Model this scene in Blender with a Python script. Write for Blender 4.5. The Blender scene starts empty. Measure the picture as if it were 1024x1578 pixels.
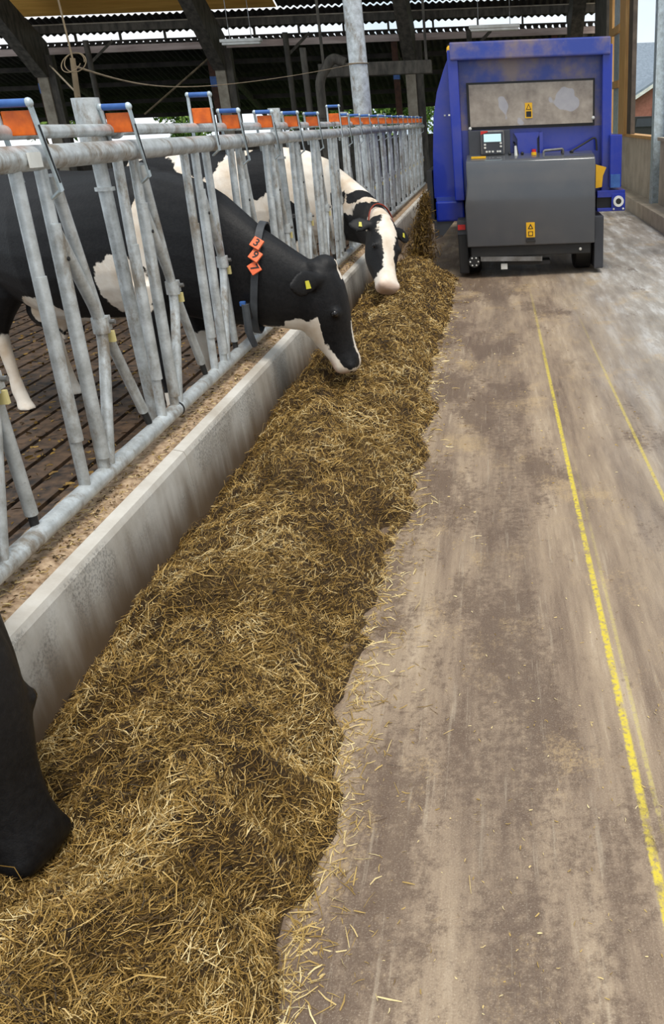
import bpy, bmesh, math, random
import numpy as np
from mathutils import Vector, Matrix
random.seed(7); RNG = np.random.default_rng(11)
SC = bpy.context.scene
COL = SC.collection

# ------------------------------------------------------------------ camera
cam = bpy.data.cameras.new('camera'); cam_o = bpy.data.objects.new('camera', cam); COL.objects.link(cam_o)
F, PPX, PPY = 1300.0, 780.0, 789.0
cam.sensor_fit = 'VERTICAL'; cam.sensor_height = 36.0; cam.lens = F/1578*36.0
cam.shift_x = -(PPX-512)/1578; cam.clip_start = 0.02; cam.clip_end = 500
yv = np.array([762-PPX, 185-PPY, F]); yv /= np.linalg.norm(yv)
zt = -((890-PPX)*yv[0]+F*yv[2])/yv[1]
dn = np.array([890-PPX, zt, F]); dn /= np.linalg.norm(dn)
xv = np.cross(dn, yv)
R = np.array([xv, yv, -dn])
M = Matrix(((R[0,0], -R[0,1], -R[0,2], 0), (R[1,0], -R[1,1], -R[1,2], 0), (R[2,0], -R[2,1], -R[2,2], 1.55), (0,0,0,1)))
cam_o.matrix_world = M
SC.camera = cam_o

# ------------------------------------------------------------------ world (overcast daylight)
SC.view_settings.view_transform = 'Standard'; SC.view_settings.look = 'None'
SC.view_settings.gamma = 1; SC.view_settings.use_curve_mapping = False
SC.view_settings.exposure = 0.22
W = bpy.data.worlds.new('overcast_sky'); SC.world = W; W.use_nodes = True
nt = W.node_tree; nt.nodes.clear()
wo = nt.nodes.new('ShaderNodeOutputWorld'); bg = nt.nodes.new('ShaderNodeBackground')
tc = nt.nodes.new('ShaderNodeTexCoord'); nz = nt.nodes.new('ShaderNodeTexNoise'); nz.inputs['Scale'].default_value = 3.0
nz.inputs['Detail'].default_value = 5
cr = nt.nodes.new('ShaderNodeValToRGB')
cr.color_ramp.elements[0].position = .38; cr.color_ramp.elements[0].color = (.60,.74,.86,1)
cr.color_ramp.elements[1].position = .60; cr.color_ramp.elements[1].color = (.93,.95,.97,1)
nt.links.new(tc.outputs['Generated'], nz.inputs['Vector']); nt.links.new(nz.outputs['Fac'], cr.inputs['Fac'])
nt.links.new(cr.outputs['Color'], bg.inputs['Color']); bg.inputs['Strength'].default_value = 1.05
nt.links.new(bg.outputs[0], wo.inputs[0])
sun = bpy.data.lights.new('sun', 'SUN'); sun.energy = 2.2; sun.angle = math.radians(22); sun.color = (1,.95,.87)
sun_o = bpy.data.objects.new('sun', sun); COL.objects.link(sun_o)
sun_o.rotation_euler = Vector((-.22, .40, -1)).to_track_quat('-Z', 'Y').to_euler(); sun_o.location = (6,-6,12)

# ------------------------------------------------------------------ helpers: materials
def nodes(name):
    m = bpy.data.materials.new(name); m.use_nodes = True
    n = m.node_tree.nodes; b = n['Principled BSDF']
    return m, n, m.node_tree.links, b
def ramp(n, stops):
    r = n.new('ShaderNodeValToRGB'); e = r.color_ramp.elements
    while len(e) < len(stops): e.new(.5)
    for x, (p, c) in zip(e, stops): x.position = p; x.color = (*c, 1) if len(c) == 3 else c
    return r
def noise(n, l, co, scale, detail=5, rough=.55, stretch=None):
    t = n.new('ShaderNodeTexNoise'); t.inputs['Scale'].default_value = scale
    t.inputs['Detail'].default_value = detail; t.inputs['Roughness'].default_value = rough
    if stretch:
        mp = n.new('ShaderNodeMapping'); mp.inputs['Scale'].default_value = stretch
        l.new(co, mp.inputs['Vector']); l.new(mp.outputs[0], t.inputs['Vector'])
    else: l.new(co, t.inputs['Vector'])
    return t.outputs['Fac']
def mixc(n, l, fac, a, b):
    x = n.new('ShaderNodeMix'); x.data_type = 'RGBA'
    for s, v in ((x.inputs[0], fac), (x.inputs[6], a), (x.inputs[7], b)):
        if isinstance(v, (int, float)): s.default_value = v
        elif isinstance(v, tuple): s.default_value = (*v, 1)
        else: l.new(v, s)
    return x.outputs[2]
def math_(n, l, op, a, b=0.0, c=None):
    x = n.new('ShaderNodeMath'); x.operation = op
    for i, v in enumerate((a, b) if c is None else (a, b, c)):
        if isinstance(v, (int, float)): x.inputs[i].default_value = v
        else: l.new(v, x.inputs[i])
    return x.outputs[0]
def sstep(n, l, v, a, b):
    x = n.new('ShaderNodeMapRange'); x.interpolation_type = 'SMOOTHSTEP'
    l.new(v, x.inputs[0]); x.inputs[1].default_value = a; x.inputs[2].default_value = b
    return x.outputs[0]
def bump(n, l, b, h, strength=.3, dist=.01):
    x = n.new('ShaderNodeBump'); x.inputs['Strength'].default_value = strength; x.inputs['Distance'].default_value = dist
    l.new(h, x.inputs['Height']); l.new(x.outputs[0], b.inputs['Normal'])
def geo(n): return n.new('ShaderNodeNewGeometry').outputs['Position']
def simple(name, a, b=None, rough=.5, metal=0, scale=6, lo=.35, hi=.65, bs=0, stretch=None, spec=.5):
    m, n, l, p = nodes(name)
    p.inputs['Roughness'].default_value = rough; p.inputs['Metallic'].default_value = metal
    p.inputs['Specular IOR Level'].default_value = spec
    g = geo(n); f = noise(n, l, g, scale, 6, .6, stretch)
    if b is None: b = tuple(c*.8 for c in a)
    r = ramp(n, [(lo, b), (hi, a)]); l.new(f, r.inputs[0]); l.new(r.outputs[0], p.inputs['Base Color'])
    if bs: bump(n, l, p, f, bs, .004)
    return m
def srgb(r, g, b):
    f = lambda c: ((c/255+.055)/1.055)**2.4 if c > 10 else c/255/12.92
    return (f(r), f(g), f(b))

MT = {}
def mat_floor():
    m, n, l, p = nodes('alley_concrete'); g = geo(n)
    sx = n.new('ShaderNodeSeparateXYZ'); l.new(g, sx.inputs[0]); X, Y = sx.outputs[0], sx.outputs[1]
    streak = noise(n, l, g, 1.0, 9, .70, (7, .7, 1)); fs_ = noise(n, l, g, 1.0, 6, .7, (46, 2.2, 1))
    big = noise(n, l, g, 1.0, 9, .66, (1.9, .75, 1)); big2 = noise(n, l, g, 1.6, 9, .7, (1.6, 1.0, 1))
    grain = noise(n, l, g, 230, 4, .8); fine = noise(n, l, g, 34, 7, .78); speck = noise(n, l, g, 85, 5, .75)
    r0 = ramp(n, [(.32, srgb(106,87,72)), (.46, srgb(140,120,100)), (.58, srgb(163,142,118)), (.70, srgb(186,166,142))]); l.new(streak, r0.inputs[0])
    gr = sstep(n, l, X, .35, 1.5)                                  # greyer wall side: pale sheen from the open bays painted into the colour
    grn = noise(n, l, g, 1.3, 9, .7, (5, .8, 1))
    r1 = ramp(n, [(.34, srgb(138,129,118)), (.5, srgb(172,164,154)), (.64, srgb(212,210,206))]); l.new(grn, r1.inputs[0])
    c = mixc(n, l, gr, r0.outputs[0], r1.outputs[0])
    near = sstep(n, l, X, .9, -.3)                                 # feed juice and dirt towards the heap
    th = math_(n, l, 'ADD', math_(n, l, 'MULTIPLY_ADD', near, .10, -.05), math_(n, l, 'ADD', math_(n, l, 'MULTIPLY', big, .72), math_(n, l, 'MULTIPLY', fine, .28)))
    c = mixc(n, l, math_(n, l, 'MULTIPLY', sstep(n, l, th, .505, .58), .78), c, srgb(94,75,61))
    th2 = math_(n, l, 'ADD', math_(n, l, 'MULTIPLY', big2, .7), math_(n, l, 'MULTIPLY', speck, .3))
    c = mixc(n, l, math_(n, l, 'MULTIPLY', sstep(n, l, th2, .53, .60), .5), c, srgb(188,160,118))
    # wheel track of damp dirt running along the alley
    wob = math_(n, l, 'MULTIPLY_ADD', noise(n, l, g, 1.1, 4), .5, -.25)
    xt = math_(n, l, 'ADD', X, wob)
    tr = math_(n, l, 'ABSOLUTE', math_(n, l, 'ADD', xt, .02))
    trk = math_(n, l, 'MULTIPLY', sstep(n, l, tr, .17, .06), sstep(n, l, math_(n, l, 'ADD', math_(n, l, 'MULTIPLY', fs_, .5), math_(n, l, 'MULTIPLY', fine, .5)), .36, .58))
    c = mixc(n, l, math_(n, l, 'MULTIPLY', trk, .68), c, srgb(100,82,68))
    c = mixc(n, l, math_(n, l, 'MULTIPLY', sstep(n, l, fs_, .56, .68), .30), c, srgb(196,180,156))
    c = mixc(n, l, math_(n, l, 'MULTIPLY', sstep(n, l, fs_, .44, .32), .30), c, srgb(94,76,60))
    c = mixc(n, l, math_(n, l, 'MULTIPLY', sstep(n, l, grain, .53, .68), .42), c, srgb(206,190,166))
    c = mixc(n, l, math_(n, l, 'MULTIPLY', sstep(n, l, grain, .47, .33), .45), c, srgb(90,73,58))
    c = mixc(n, l, math_(n, l, 'MULTIPLY', sstep(n, l, speck, .62, .72), .45), c, srgb(204,186,156))
    # yellow chalk lines
    ln = noise(n, l, g, 5, 5, .7); lf = noise(n, l, g, 60, 4, .7)
    def line(x0, w, y0, y1, amt, drift):
        xx = math_(n, l, 'SUBTRACT', X, math_(n, l, 'MULTIPLY_ADD', Y, drift, x0))
        xx = math_(n, l, 'ADD', xx, math_(n, l, 'MULTIPLY_ADD', lf, .016, -.008))
        a = sstep(n, l, math_(n, l, 'ABSOLUTE', xx), w, w*.45)
        a = math_(n, l, 'MULTIPLY', a, sstep(n, l, ln, .30, .48)); a = math_(n, l, 'MULTIPLY', a, sstep(n, l, lf, .30, .55))
        a = math_(n, l, 'MULTIPLY', a, sstep(n, l, Y, y1, y0))
        return math_(n, l, 'MULTIPLY', a, amt)
    c = mixc(n, l, line(.305, .014, 3.6, 9.5, .92, -.001), c, srgb(218,196,56))
    c = mixc(n, l, line(.34, .008, 1.8, 4.5, .45, -.001), c, srgb(206,190,96))
    c = mixc(n, l, line(.72, .011, 3.4, 8.0, .75, -.008), c, srgb(214,192,80))
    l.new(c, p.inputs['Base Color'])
    rr = ramp(n, [(.3, (.36,)*3), (.7, (.62,)*3)]); l.new(grn, rr.inputs[0]); l.new(rr.outputs[0], p.inputs['Roughness'])
    p.inputs['Specular IOR Level'].default_value = .45
    h = math_(n, l, 'ADD', math_(n, l, 'MULTIPLY', fine, .6), speck); bump(n, l, p, h, .35, .004)
    return m
def mat_curb():
    m, n, l, p = nodes('feed_kerb_concrete'); g = geo(n)
    sx = n.new('ShaderNodeSeparateXYZ'); l.new(g, sx.inputs[0]); Z = sx.outputs[2]
    a = noise(n, l, g, 3, 6, .65); mo = noise(n, l, g, 95, 8, .8); pat = noise(n, l, g, 2.6, 3)
    drip = noise(n, l, g, 3, 5, .6, (1, 3.5, .5))
    r = ramp(n, [(.3, srgb(172,162,148)), (.6, srgb(208,203,194))]); l.new(a, r.inputs[0])
    c = r.outputs[0]
    zb = math_(n, l, 'ADD', Z, math_(n, l, 'MULTIPLY_ADD', drip, .26, -.13))
    c = mixc(n, l, math_(n, l, 'MULTIPLY', sstep(n, l, zb, .34, .06), .95), c, srgb(98,79,58))
    mm = math_(n, l, 'MULTIPLY', sstep(n, l, mo, .46, .58), sstep(n, l, pat, .42, .56))
    mm = math_(n, l, 'MULTIPLY', math_(n, l, 'MULTIPLY', mm, sstep(n, l, Z, .08, .25)), sstep(n, l, Z, .350, .335))
    c = mixc(n, l, math_(n, l, 'MULTIPLY', mm, .62), c, srgb(86,84,82))
    l.new(c, p.inputs['Base Color']); p.inputs['Roughness'].default_value = .62
    bump(n, l, p, mo, .25, .003); return m
def mat_galv(name, tint=(1,1,1), dirt=.8):
    m, n, l, p = nodes(name); g = geo(n)
    a = noise(n, l, g, 14, 5, .7); d = noise(n, l, g, 7, 7, .75, (1, 1, .45)); s = noise(n, l, g, 120, 3, .7)
    r = ramp(n, [(.3, tuple(t*c for t, c in zip(tint, srgb(158,160,158)))), (.65, tuple(t*c for t, c in zip(tint, srgb(208,213,214))))])
    l.new(a, r.inputs[0])
    c = mixc(n, l, math_(n, l, 'MULTIPLY', sstep(n, l, d, .50, .66), dirt), r.outputs[0], srgb(128,112,90))
    c = mixc(n, l, math_(n, l, 'MULTIPLY', sstep(n, l, s, .66, .74), .6), c, srgb(70,58,46))
    l.new(c, p.inputs['Base Color']); p.inputs['Metallic'].default_value = .35; p.inputs['Roughness'].default_value = .42
    bump(n, l, p, d, .2, .003); return m
def mat_straw(name, stops):
    m, n, l, p = nodes(name)
    r = ramp(n, stops); gm = n.new('ShaderNodeNewGeometry')
    nz_ = noise(n, l, gm.outputs['Position'], 3.6, 5, .65)
    f = math_(n, l, 'ADD', math_(n, l, 'MULTIPLY', gm.outputs['Random Per Island'], .78), math_(n, l, 'MULTIPLY_ADD', nz_, 1.5, -.66))
    l.new(f, r.inputs[0]); l.new(r.outputs[0], p.inputs['Base Color']); p.inputs['Roughness'].default_value = .6
    p.inputs['Specular IOR Level'].default_value = .3
    return m
def mat_heap():
    m, n, l, p = nodes('chopped_feed'); g = geo(n)
    a = noise(n, l, g, 60, 6, .75, (1, .6, 1)); b = noise(n, l, g, 4, 4)
    f = math_(n, l, 'ADD', math_(n, l, 'MULTIPLY', a, .75), math_(n, l, 'MULTIPLY', b, .25))
    r = ramp(n, [(.32, srgb(28,19,8)), (.48, srgb(72,51,22)), (.64, srgb(124,96,46)), (.74, srgb(172,140,82))]); l.new(f, r.inputs[0])
    l.new(r.outputs[0], p.inputs['Base Color']); p.inputs['Roughness'].default_value = .85
    bump(n, l, p, a, 1.0, .02); return m
def mat_cow(name, pinkc=srgb(214,172,150)):
    m, n, l, p = nodes(name)
    g = geo(n)
    w = n.new('ShaderNodeAttribute'); w.attribute_name = 'white'; k = n.new('ShaderNodeAttribute'); k.attribute_name = 'pink'
    e = noise(n, l, g, 16, 4, .6); hair = noise(n, l, g, 60, 5, .7)
    v = math_(n, l, 'ADD', w.outputs['Fac'], math_(n, l, 'MULTIPLY_ADD', e, .08, -.04))
    f = sstep(n, l, v, -.004, .006)
    rw = ramp(n, [(.3, srgb(206,184,158)), (.6, srgb(238,228,214))]); l.new(noise(n, l, g, 5, 4), rw.inputs[0])
    rb = ramp(n, [(.3, (.004,.004,.005)), (.75, (.014,.013,.013))]); l.new(hair, rb.inputs[0])
    c = mixc(n, l, f, rb.outputs[0], rw.outputs[0])
    c = mixc(n, l, k.outputs['Fac'], c, pinkc)
    l.new(c, p.inputs['Base Color']); p.inputs['Roughness'].default_value = .5; p.inputs['Specular IOR Level'].default_value = .25
    bump(n, l, p, hair, .5, .004); return m
def mat_paint(name, col, dust, amt, rough=.3):
    m, n, l, p = nodes(name); g = geo(n)
    a = noise(n, l, g, 2.4, 5, .6); f2 = noise(n, l, g, 40, 4, .7)
    c = mixc(n, l, math_(n, l, 'MULTIPLY', sstep(n, l, a, .40, .68), amt), col, dust)
    c = mixc(n, l, math_(n, l, 'MULTIPLY', sstep(n, l, f2, .68, .76), amt*.6), c, tuple(min(1, x*1.6+.1) for x in dust))
    l.new(c, p.inputs['Base Color']); p.inputs['Roughness'].default_value = rough; p.inputs['Coat Weight'].default_value = .25
    return m
def mat_dustwin():
    m, n, l, p = nodes('dusty_window'); g = geo(n)
    a = noise(n, l, g, 6, 5, .65); b = noise(n, l, g, 3.1, 2)
    r = ramp(n, [(.3, srgb(120,108,98)), (.65, srgb(166,154,140))]); l.new(a, r.inputs[0])
    c = mixc(n, l, math_(n, l, 'MULTIPLY', sstep(n, l, b, .60, .62), .55), r.outputs[0], srgb(170,172,184))
    l.new(c, p.inputs['Base Color']); p.inputs['Roughness'].default_value = .35; return m
def mat_emit(name, col, s):
    m, n, l, p = nodes(name); p.inputs['Base Color'].default_value = (*col, 1)
    p.inputs['Emission Color'].default_value = (*col, 1); p.inputs['Emission Strength'].default_value = s; return m
MT['floor'] = mat_floor(); MT['curb'] = mat_curb(); MT['galv'] = mat_galv('galvanised_pipe'); MT['galvblue'] = mat_galv('galvanised_beam', (.92,1.0,1.05), .15)
MT['cowb'] = mat_cow('cow_hide')
MT['heap'] = mat_heap()
MT['straw'] = mat_straw('straw', [(.05, srgb(40,28,11)), (.26, srgb(96,71,30)), (.50, srgb(154,120,58)), (.74, srgb(196,162,96)), (.95, srgb(230,208,156))])
MT['strawpale'] = mat_straw('loose_straw', [(.05, srgb(140,112,60)), (.5, srgb(190,160,98)), (.9, srgb(232,212,160))])
MT['strawdark'] = mat_straw('falling_feed', [(.1, srgb(48,34,12)), (.5, srgb(92,68,24)), (.9, srgb(140,110,48))])
MT['blue'] = mat_paint('blue_paint', srgb(6,40,152), srgb(118,108,116), .16, .25)
MT['bluedust'] = mat_paint('dusty_blue_paint', srgb(36,60,148), srgb(132,114,110), .95, .4)
MT['grey'] = mat_paint('grey_paint', srgb(76,78,82), srgb(104,100,96), .22, .14)
MT['dgrey'] = simple('dark_grey_plastic', srgb(62,64,70), rough=.4)
MT['black'] = simple('black_rubber', (.012,.012,.013), (.02,.018,.016), rough=.6)
MT['win'] = mat_dustwin()
MT['yellow'] = simple('yellow_plastic', srgb(240,184,20), srgb(214,160,24), rough=.45)
MT['ink'] = simple('black_ink', (.01,.01,.01), rough=.6)
MT['orange'] = simple('orange_plastic', srgb(236,112,20), srgb(196,84,18), rough=.5, scale=20)
MT['tagor'] = simple('orange_number_tag', srgb(244,120,72), srgb(232,104,60), rough=.5)
MT['bluegrip'] = simple('blue_grip', srgb(60,104,170), srgb(44,84,150), rough=.5, scale=20)
MT['white'] = simple('white_plastic', srgb(226,226,220), srgb(200,198,190), rough=.4)
MT['screen'] = mat_emit('lcd_screen', srgb(190,222,226), .35)
MT['red'] = simple('red_plastic', srgb(200,36,30), rough=.4)
MT['steel'] = simple('worn_steel', srgb(150,150,150), srgb(96,92,86), rough=.4, metal=.6)
MT['soil'] = simple('feed_dust', srgb(190,164,134), srgb(124,98,72), rough=.9, scale=38, bs=.9)
MT['slat'] = simple('dirty_slat', srgb(88,67,48), srgb(26,18,12), rough=.6, scale=14, bs=.9)
MT['pit'] = simple('slurry_pit', (.01,.008,.006), rough=.8)
MT['conc'] = simple('precast_concrete', srgb(204,190,168), srgb(176,162,140), rough=.75, scale=3)
MT['concpost'] = simple('old_concrete', srgb(168,158,140), srgb(128,118,102), rough=.8, scale=4)
MT['timber'] = simple('new_timber', srgb(212,164,100), srgb(184,134,74), rough=.6, scale=4, stretch=(6,6,.5))
MT['browntimber'] = simple('brown_frame', srgb(96,84,72), srgb(72,62,54), rough=.7)
MT['darkwood'] = simple('dark_timber', srgb(92,86,76), srgb(54,50,44), rough=.8, scale=3, stretch=(3,3,1))
MT['rust'] = simple('rusty_steel', srgb(92,58,40), srgb(60,38,28), rough=.8)
MT['roof'] = simple('old_fibre_cement', srgb(60,54,48), srgb(30,26,23), rough=.9, scale=3)
MT['ply'] = simple('roof_ply', srgb(236,184,92), srgb(214,158,70), rough=.7, scale=2, stretch=(.4,4,4))
MT['fascia'] = simple('whitewashed_board', srgb(206,188,180), srgb(168,148,140), rough=.7, scale=3, stretch=(.4,4,4))
MT['grass'] = simple('grass', srgb(96,120,54), srgb(70,92,40), rough=.9, scale=1)
MT['leaf'] = mat_straw('foliage', [(.05, srgb(36,58,20)), (.5, srgb(78,110,40)), (.9, srgb(140,168,82))])
MT['bark'] = simple('bark', srgb(84,68,52), rough=.9)
MT['brick'] = simple('house_brick', srgb(160,104,88), srgb(138,86,72), rough=.8)
MT['slate'] = simple('house_roof', srgb(128,140,152), srgb(108,120,132), rough=.6)
MT['glass'] = simple('dark_glass', (.03,.035,.04), rough=.08)
MT['eye'] = simple('cow_eye', (.008,.006,.006), rough=.05)
MT['strap'] = simple('collar_strap', srgb(74,78,82), srgb(44,46,50), rough=.6)
MT['redstrap'] = simple('red_strap', srgb(150,56,34), rough=.6)
MT['eartag'] = simple('ear_tag_yellow', srgb(208,200,60), srgb(190,182,60), rough=.5)
MT['cream'] = simple('cream_plastic', srgb(224,210,150), srgb(206,190,126), rough=.5)
MT['rope'] = simple('old_rope', srgb(128,112,88), srgb(96,82,62), rough=.9)
MT['nostril'] = simple('nostril', (.01,.008,.008), rough=.3)

# ------------------------------------------------------------------ helpers: geometry
WL = {}
class MB:
    def __init__(s): s.v = []; s.f = []
    def add(s, vs, fs):
        o = len(s.v); s.v += [tuple(map(float, x)) for x in vs]; s.f += [tuple(i+o for i in f) for f in fs]; return s
    def box(s, x0, x1, y0, y1, z0, z1, bev=0):
        if bev <= 0:
            vs = [(x,y,z) for x in (x0,x1) for y in (y0,y1) for z in (z0,z1)]
            return s.add(vs, [(0,1,3,2),(4,6,7,5),(0,4,5,1),(2,3,7,6),(0,2,6,4),(1,5,7,3)])
        bm = bmesh.new(); bmesh.ops.create_cube(bm, size=1)
        for v in bm.verts: v.co = Vector(((x0+x1)/2+v.co.x*(x1-x0), (y0+y1)/2+v.co.y*(y1-y0), (z0+z1)/2+v.co.z*(z1-z0)))
        bmesh.ops.bevel(bm, geom=bm.edges[:], offset=bev, segments=2, affect='EDGES', profile=.6)
        bm.verts.index_update(); s.add([v.co[:] for v in bm.verts], [[v.index for v in f.verts] for f in bm.faces]); bm.free(); return s
    def beam(s, a, b, w, h, up=(0,0,1)):                             # rectangular bar from a to b
        a, b = Vector(a), Vector(b); d = (b-a).normalized(); u = Vector(up)
        if abs(d.dot(u)) > .98: u = Vector((0,1,0))
        x = d.cross(u).normalized(); y = x.cross(d)
        vs = [p + x*sx*w/2 + y*sy*h/2 for p in (a, b) for sx, sy in ((-1,-1),(1,-1),(1,1),(-1,1))]
        return s.add(vs, [(3,2,1,0),(4,5,6,7),(0,1,5,4),(1,2,6,5),(2,3,7,6),(3,0,4,7)])
    def tube(s, pts, r, n=12, cap=True):
        P = [Vector(p) for p in pts]; rs = r if isinstance(r, (list, tuple)) else [r]*len(P)
        t0 = (P[1]-P[0]).normalized(); u = Vector((0,0,1)) if abs(t0.z) < .9 else Vector((1,0,0))
        x = t0.cross(u).normalized(); vs = []
        for i, p in enumerate(P):
            t = (P[min(i+1, len(P)-1)]-P[max(i-1, 0)]).normalized()
            x = (x - t*x.dot(t)).normalized(); y = t.cross(x)
            for k in range(n):
                a = 2*math.pi*k/n; vs.append(p + (x*math.cos(a)+y*math.sin(a))*rs[i])
        fs = [(i*n+k, i*n+(k+1)%n, (i+1)*n+(k+1)%n, (i+1)*n+k) for i in range(len(P)-1) for k in range(n)]
        if cap: fs += [tuple(range(n))[::-1], tuple((len(P)-1)*n+k for k in range(n))]
        return s.add(vs, fs)
    def ball(s, c, rx, ry=None, rz=None, n=12, m=8):
        ry = ry or rx; rz = rz or rx; vs = [(c[0], c[1], c[2]+rz)]
        for j in range(1, m):
            th = math.pi*j/m
            for k in range(n):
                a = 2*math.pi*k/n; vs.append((c[0]+rx*math.sin(th)*math.cos(a), c[1]+ry*math.sin(th)*math.sin(a), c[2]+rz*math.cos(th)))
        vs.append((c[0], c[1], c[2]-rz)); fs = [(0, 1+k, 1+(k+1)%n) for k in range(n)]
        for j in range(m-2):
            for k in range(n): fs.append((1+j*n+k, 1+(j+1)*n+k, 1+(j+1)*n+(k+1)%n, 1+j*n+(k+1)%n))
        e = len(vs)-1; b = 1+(m-2)*n
        fs += [(e, b+(k+1)%n, b+k) for k in range(n)]; return s.add(vs, fs)
    def loft(s, rings, closed=True):
        n = len(rings[0]); o = []
        for r in rings: o += list(r)
        fs = [(i*n+k, i*n+(k+1)%n, (i+1)*n+(k+1)%n, (i+1)*n+k) for i in range(len(rings)-1) for k in range(n)]
        if closed: fs += [tuple(range(n))[::-1], tuple((len(rings)-1)*n+k for k in range(n))]
        return s.add(o, fs)
    def prism(s, poly, axis, a, b):                                  # polygon (2D) extruded along axis x / y / z
        def P(q, t): return {'x': (t, q[0], q[1]), 'y': (q[0], t, q[1]), 'z': (q[0], q[1], t)}[axis]
        n = len(poly); vs = [P(q, a) for q in poly]+[P(q, b) for q in poly]
        return s.add(vs, [tuple(range(n))[::-1], tuple(range(n, 2*n))]+[(k, (k+1)%n, n+(k+1)%n, n+k) for k in range(n)])
    def ring(s, c, axis, R0, R1, t, n=20):                           # flat washer / band
        c = Vector(c); A = Vector(axis).normalized(); u = Vector((0,0,1)) if abs(A.z) < .9 else Vector((1,0,0))
        x = A.cross(u).normalized(); y = A.cross(x); vs = []
        for rr, tt in ((R0,-t/2),(R1,-t/2),(R1,t/2),(R0,t/2)):
            vs += [c + (x*math.cos(2*math.pi*k/n)+y*math.sin(2*math.pi*k/n))*rr + A*tt for k in range(n)]
        return s.add(vs, [(j*n+k, j*n+(k+1)%n, ((j+1)%4)*n+(k+1)%n, ((j+1)%4)*n+k) for j in range(4) for k in range(n)])
    def mesh(s, name, mat, off=(0,0,0), smooth=False):
        me = bpy.data.meshes.new(name); o = Vector(off)
        me.from_pydata([Vector(v)-o for v in s.v], [], s.f); me.update()
        bm = bmesh.new(); bm.from_mesh(me); bmesh.ops.recalc_face_normals(bm, faces=bm.faces[:]); bm.to_mesh(me); bm.free()
        if smooth:
            me.shade_smooth()
            try: me.set_sharp_from_angle(angle=math.radians(40))
            except Exception: pass
        me.materials.append(MT[mat]); return me
    def build(s, name, mat, parent=None, smooth=False, at=None):
        off = WL[parent.name] if parent else Vector(at or (0,0,0))
        ob = bpy.data.objects.new(name, s.mesh(name, mat, off, smooth)); COL.objects.link(ob)
        if parent: ob.parent = parent
        else: ob.location = off
        WL[ob.name] = Vector(off); return ob
def tag(o, label=None, cat=None, group=None, kind=None):
    for k, v in (('label', label), ('category', cat), ('group', group), ('kind', kind)):
        if v: o[k] = v
    return o
def empty(name, loc):
    o = bpy.data.objects.new(name, None); COL.objects.link(o); o.location = loc; o.empty_display_size = .1
    WL[o.name] = Vector(loc); return o
def arc(pts, rad=.05, k=5):                                          # round the inner corners of a path
    P = [Vector(p) for p in pts]; out = [P[0]]
    for i in range(1, len(P)-1):
        a = (P[i-1]-P[i]); b = (P[i+1]-P[i]); d = min(rad, a.length*.45, b.length*.45)
        p0 = P[i]+a.normalized()*d; p1 = P[i]+b.normalized()*d
        for j in range(k+1):
            t = j/k; out.append(p0*(1-t)**2 + P[i]*2*t*(1-t) + p1*t*t)
    return out+[P[-1]]
def copyobj(o, parent, dloc=(0,0,0)):
    c = o.copy(); COL.objects.link(c); c.parent = parent; c.location = o.location+Vector(dloc); return c
def vnoise(x, y, seed=0):                                            # smooth value noise
    def h(i, j):
        n = (i*374761393 + j*668265263 + seed*144665) & 0xffffffff
        n = ((n ^ (n >> 13))*1274126177) & 0xffffffff
        return ((n ^ (n >> 16)) & 0xffff)/65535.0
    xi = np.floor(x).astype(np.int64); yi = np.floor(y).astype(np.int64); fx = x-xi; fy = y-yi
    fx = fx*fx*(3-2*fx); fy = fy*fy*(3-2*fy)
    return (h(xi,yi)*(1-fx)+h(xi+1,yi)*fx)*(1-fy) + (h(xi,yi+1)*(1-fx)+h(xi+1,yi+1)*fx)*fy
def sm(x, a, b):
    t = np.clip((x-a)/(b-a), 0, 1); return t*t*(3-2*t)

# ================================================================== STRUCTURE
XF, XK = -1.33, -1.62                                                # feed face of the kerb, its cow side
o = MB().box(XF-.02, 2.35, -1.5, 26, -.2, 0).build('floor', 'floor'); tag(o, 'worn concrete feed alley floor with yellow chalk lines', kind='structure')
fl2 = MB().box(-16, XK, -1.5, 31, -.45, -.32).build('floor', 'pit'); tag(fl2, 'dark slatted floor of the cow side behind the feed fence', kind='structure')
slat = None
for i in range(46):                                                  # slats run along the feed fence
    x = XK-.01-i*.172
    if slat is None:
        slat = MB().box(x-.14, x, -1.5, 24, -.22, -.10).build('slat', 'slat', fl2)
    else: copyobj(slat, fl2, (-i*.172, 0, 0))
o = MB().box(-60, 70, 26, 160, -.35, -.21).build('floor', 'grass'); tag(o, 'green ground outside beyond the barn', kind='structure')
o = MB().box(2.95, 70, -5, 26, -.35, -.2).build('floor', 'conc'); tag(o, 'paved yard outside the right-hand wall', kind='structure')

# feed kerb (low concrete wall under the fence), built of precast lengths
wl = empty('wall_left', (-1.47, 9, 0)); tag(wl, 'low whitish concrete feed kerb under the fence', kind='structure')
seg = None; y = -1.35; i = 0
for i in range(14):
    y0 = -1.18+i*1.49
    if seg is None:
        m = MB(); prof = [(XF+.012, -.02), (XF, .33), (XF-.008, .352), (XF-.05, .362), (XF-.055, .335), (XK+.02, .335), (XK, .31), (XK, -.35), (XF, -.35)]
        m.prism([(a, b) for a, b in prof], 'y', y0+.003, y0+1.487); seg = m.build('concrete_panel', 'curb', wl)
    else: copyobj(seg, wl, (0, i*1.49, 0))
m = MB(); nx, ny = 10, 420
gx = np.concatenate([[XF-.030], np.linspace(XF-.050, XK+.02, nx-1)]); gy = np.linspace(-1.1, 19.5, ny); GX, GY = np.meshgrid(gx, gy)
GZ = .357+.014*vnoise(GX*14, GY*14, 3)+.012*vnoise(GX*40, GY*40, 5)
GZ[:,0] = .340; GZ[:,1] = .358
m.add(np.stack([GX, GY, GZ], -1).reshape(-1, 3), [(j*nx+i, j*nx+i+1, (j+1)*nx+i+1, (j+1)*nx+i) for j in range(ny-1) for i in range(nx-1)])
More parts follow.
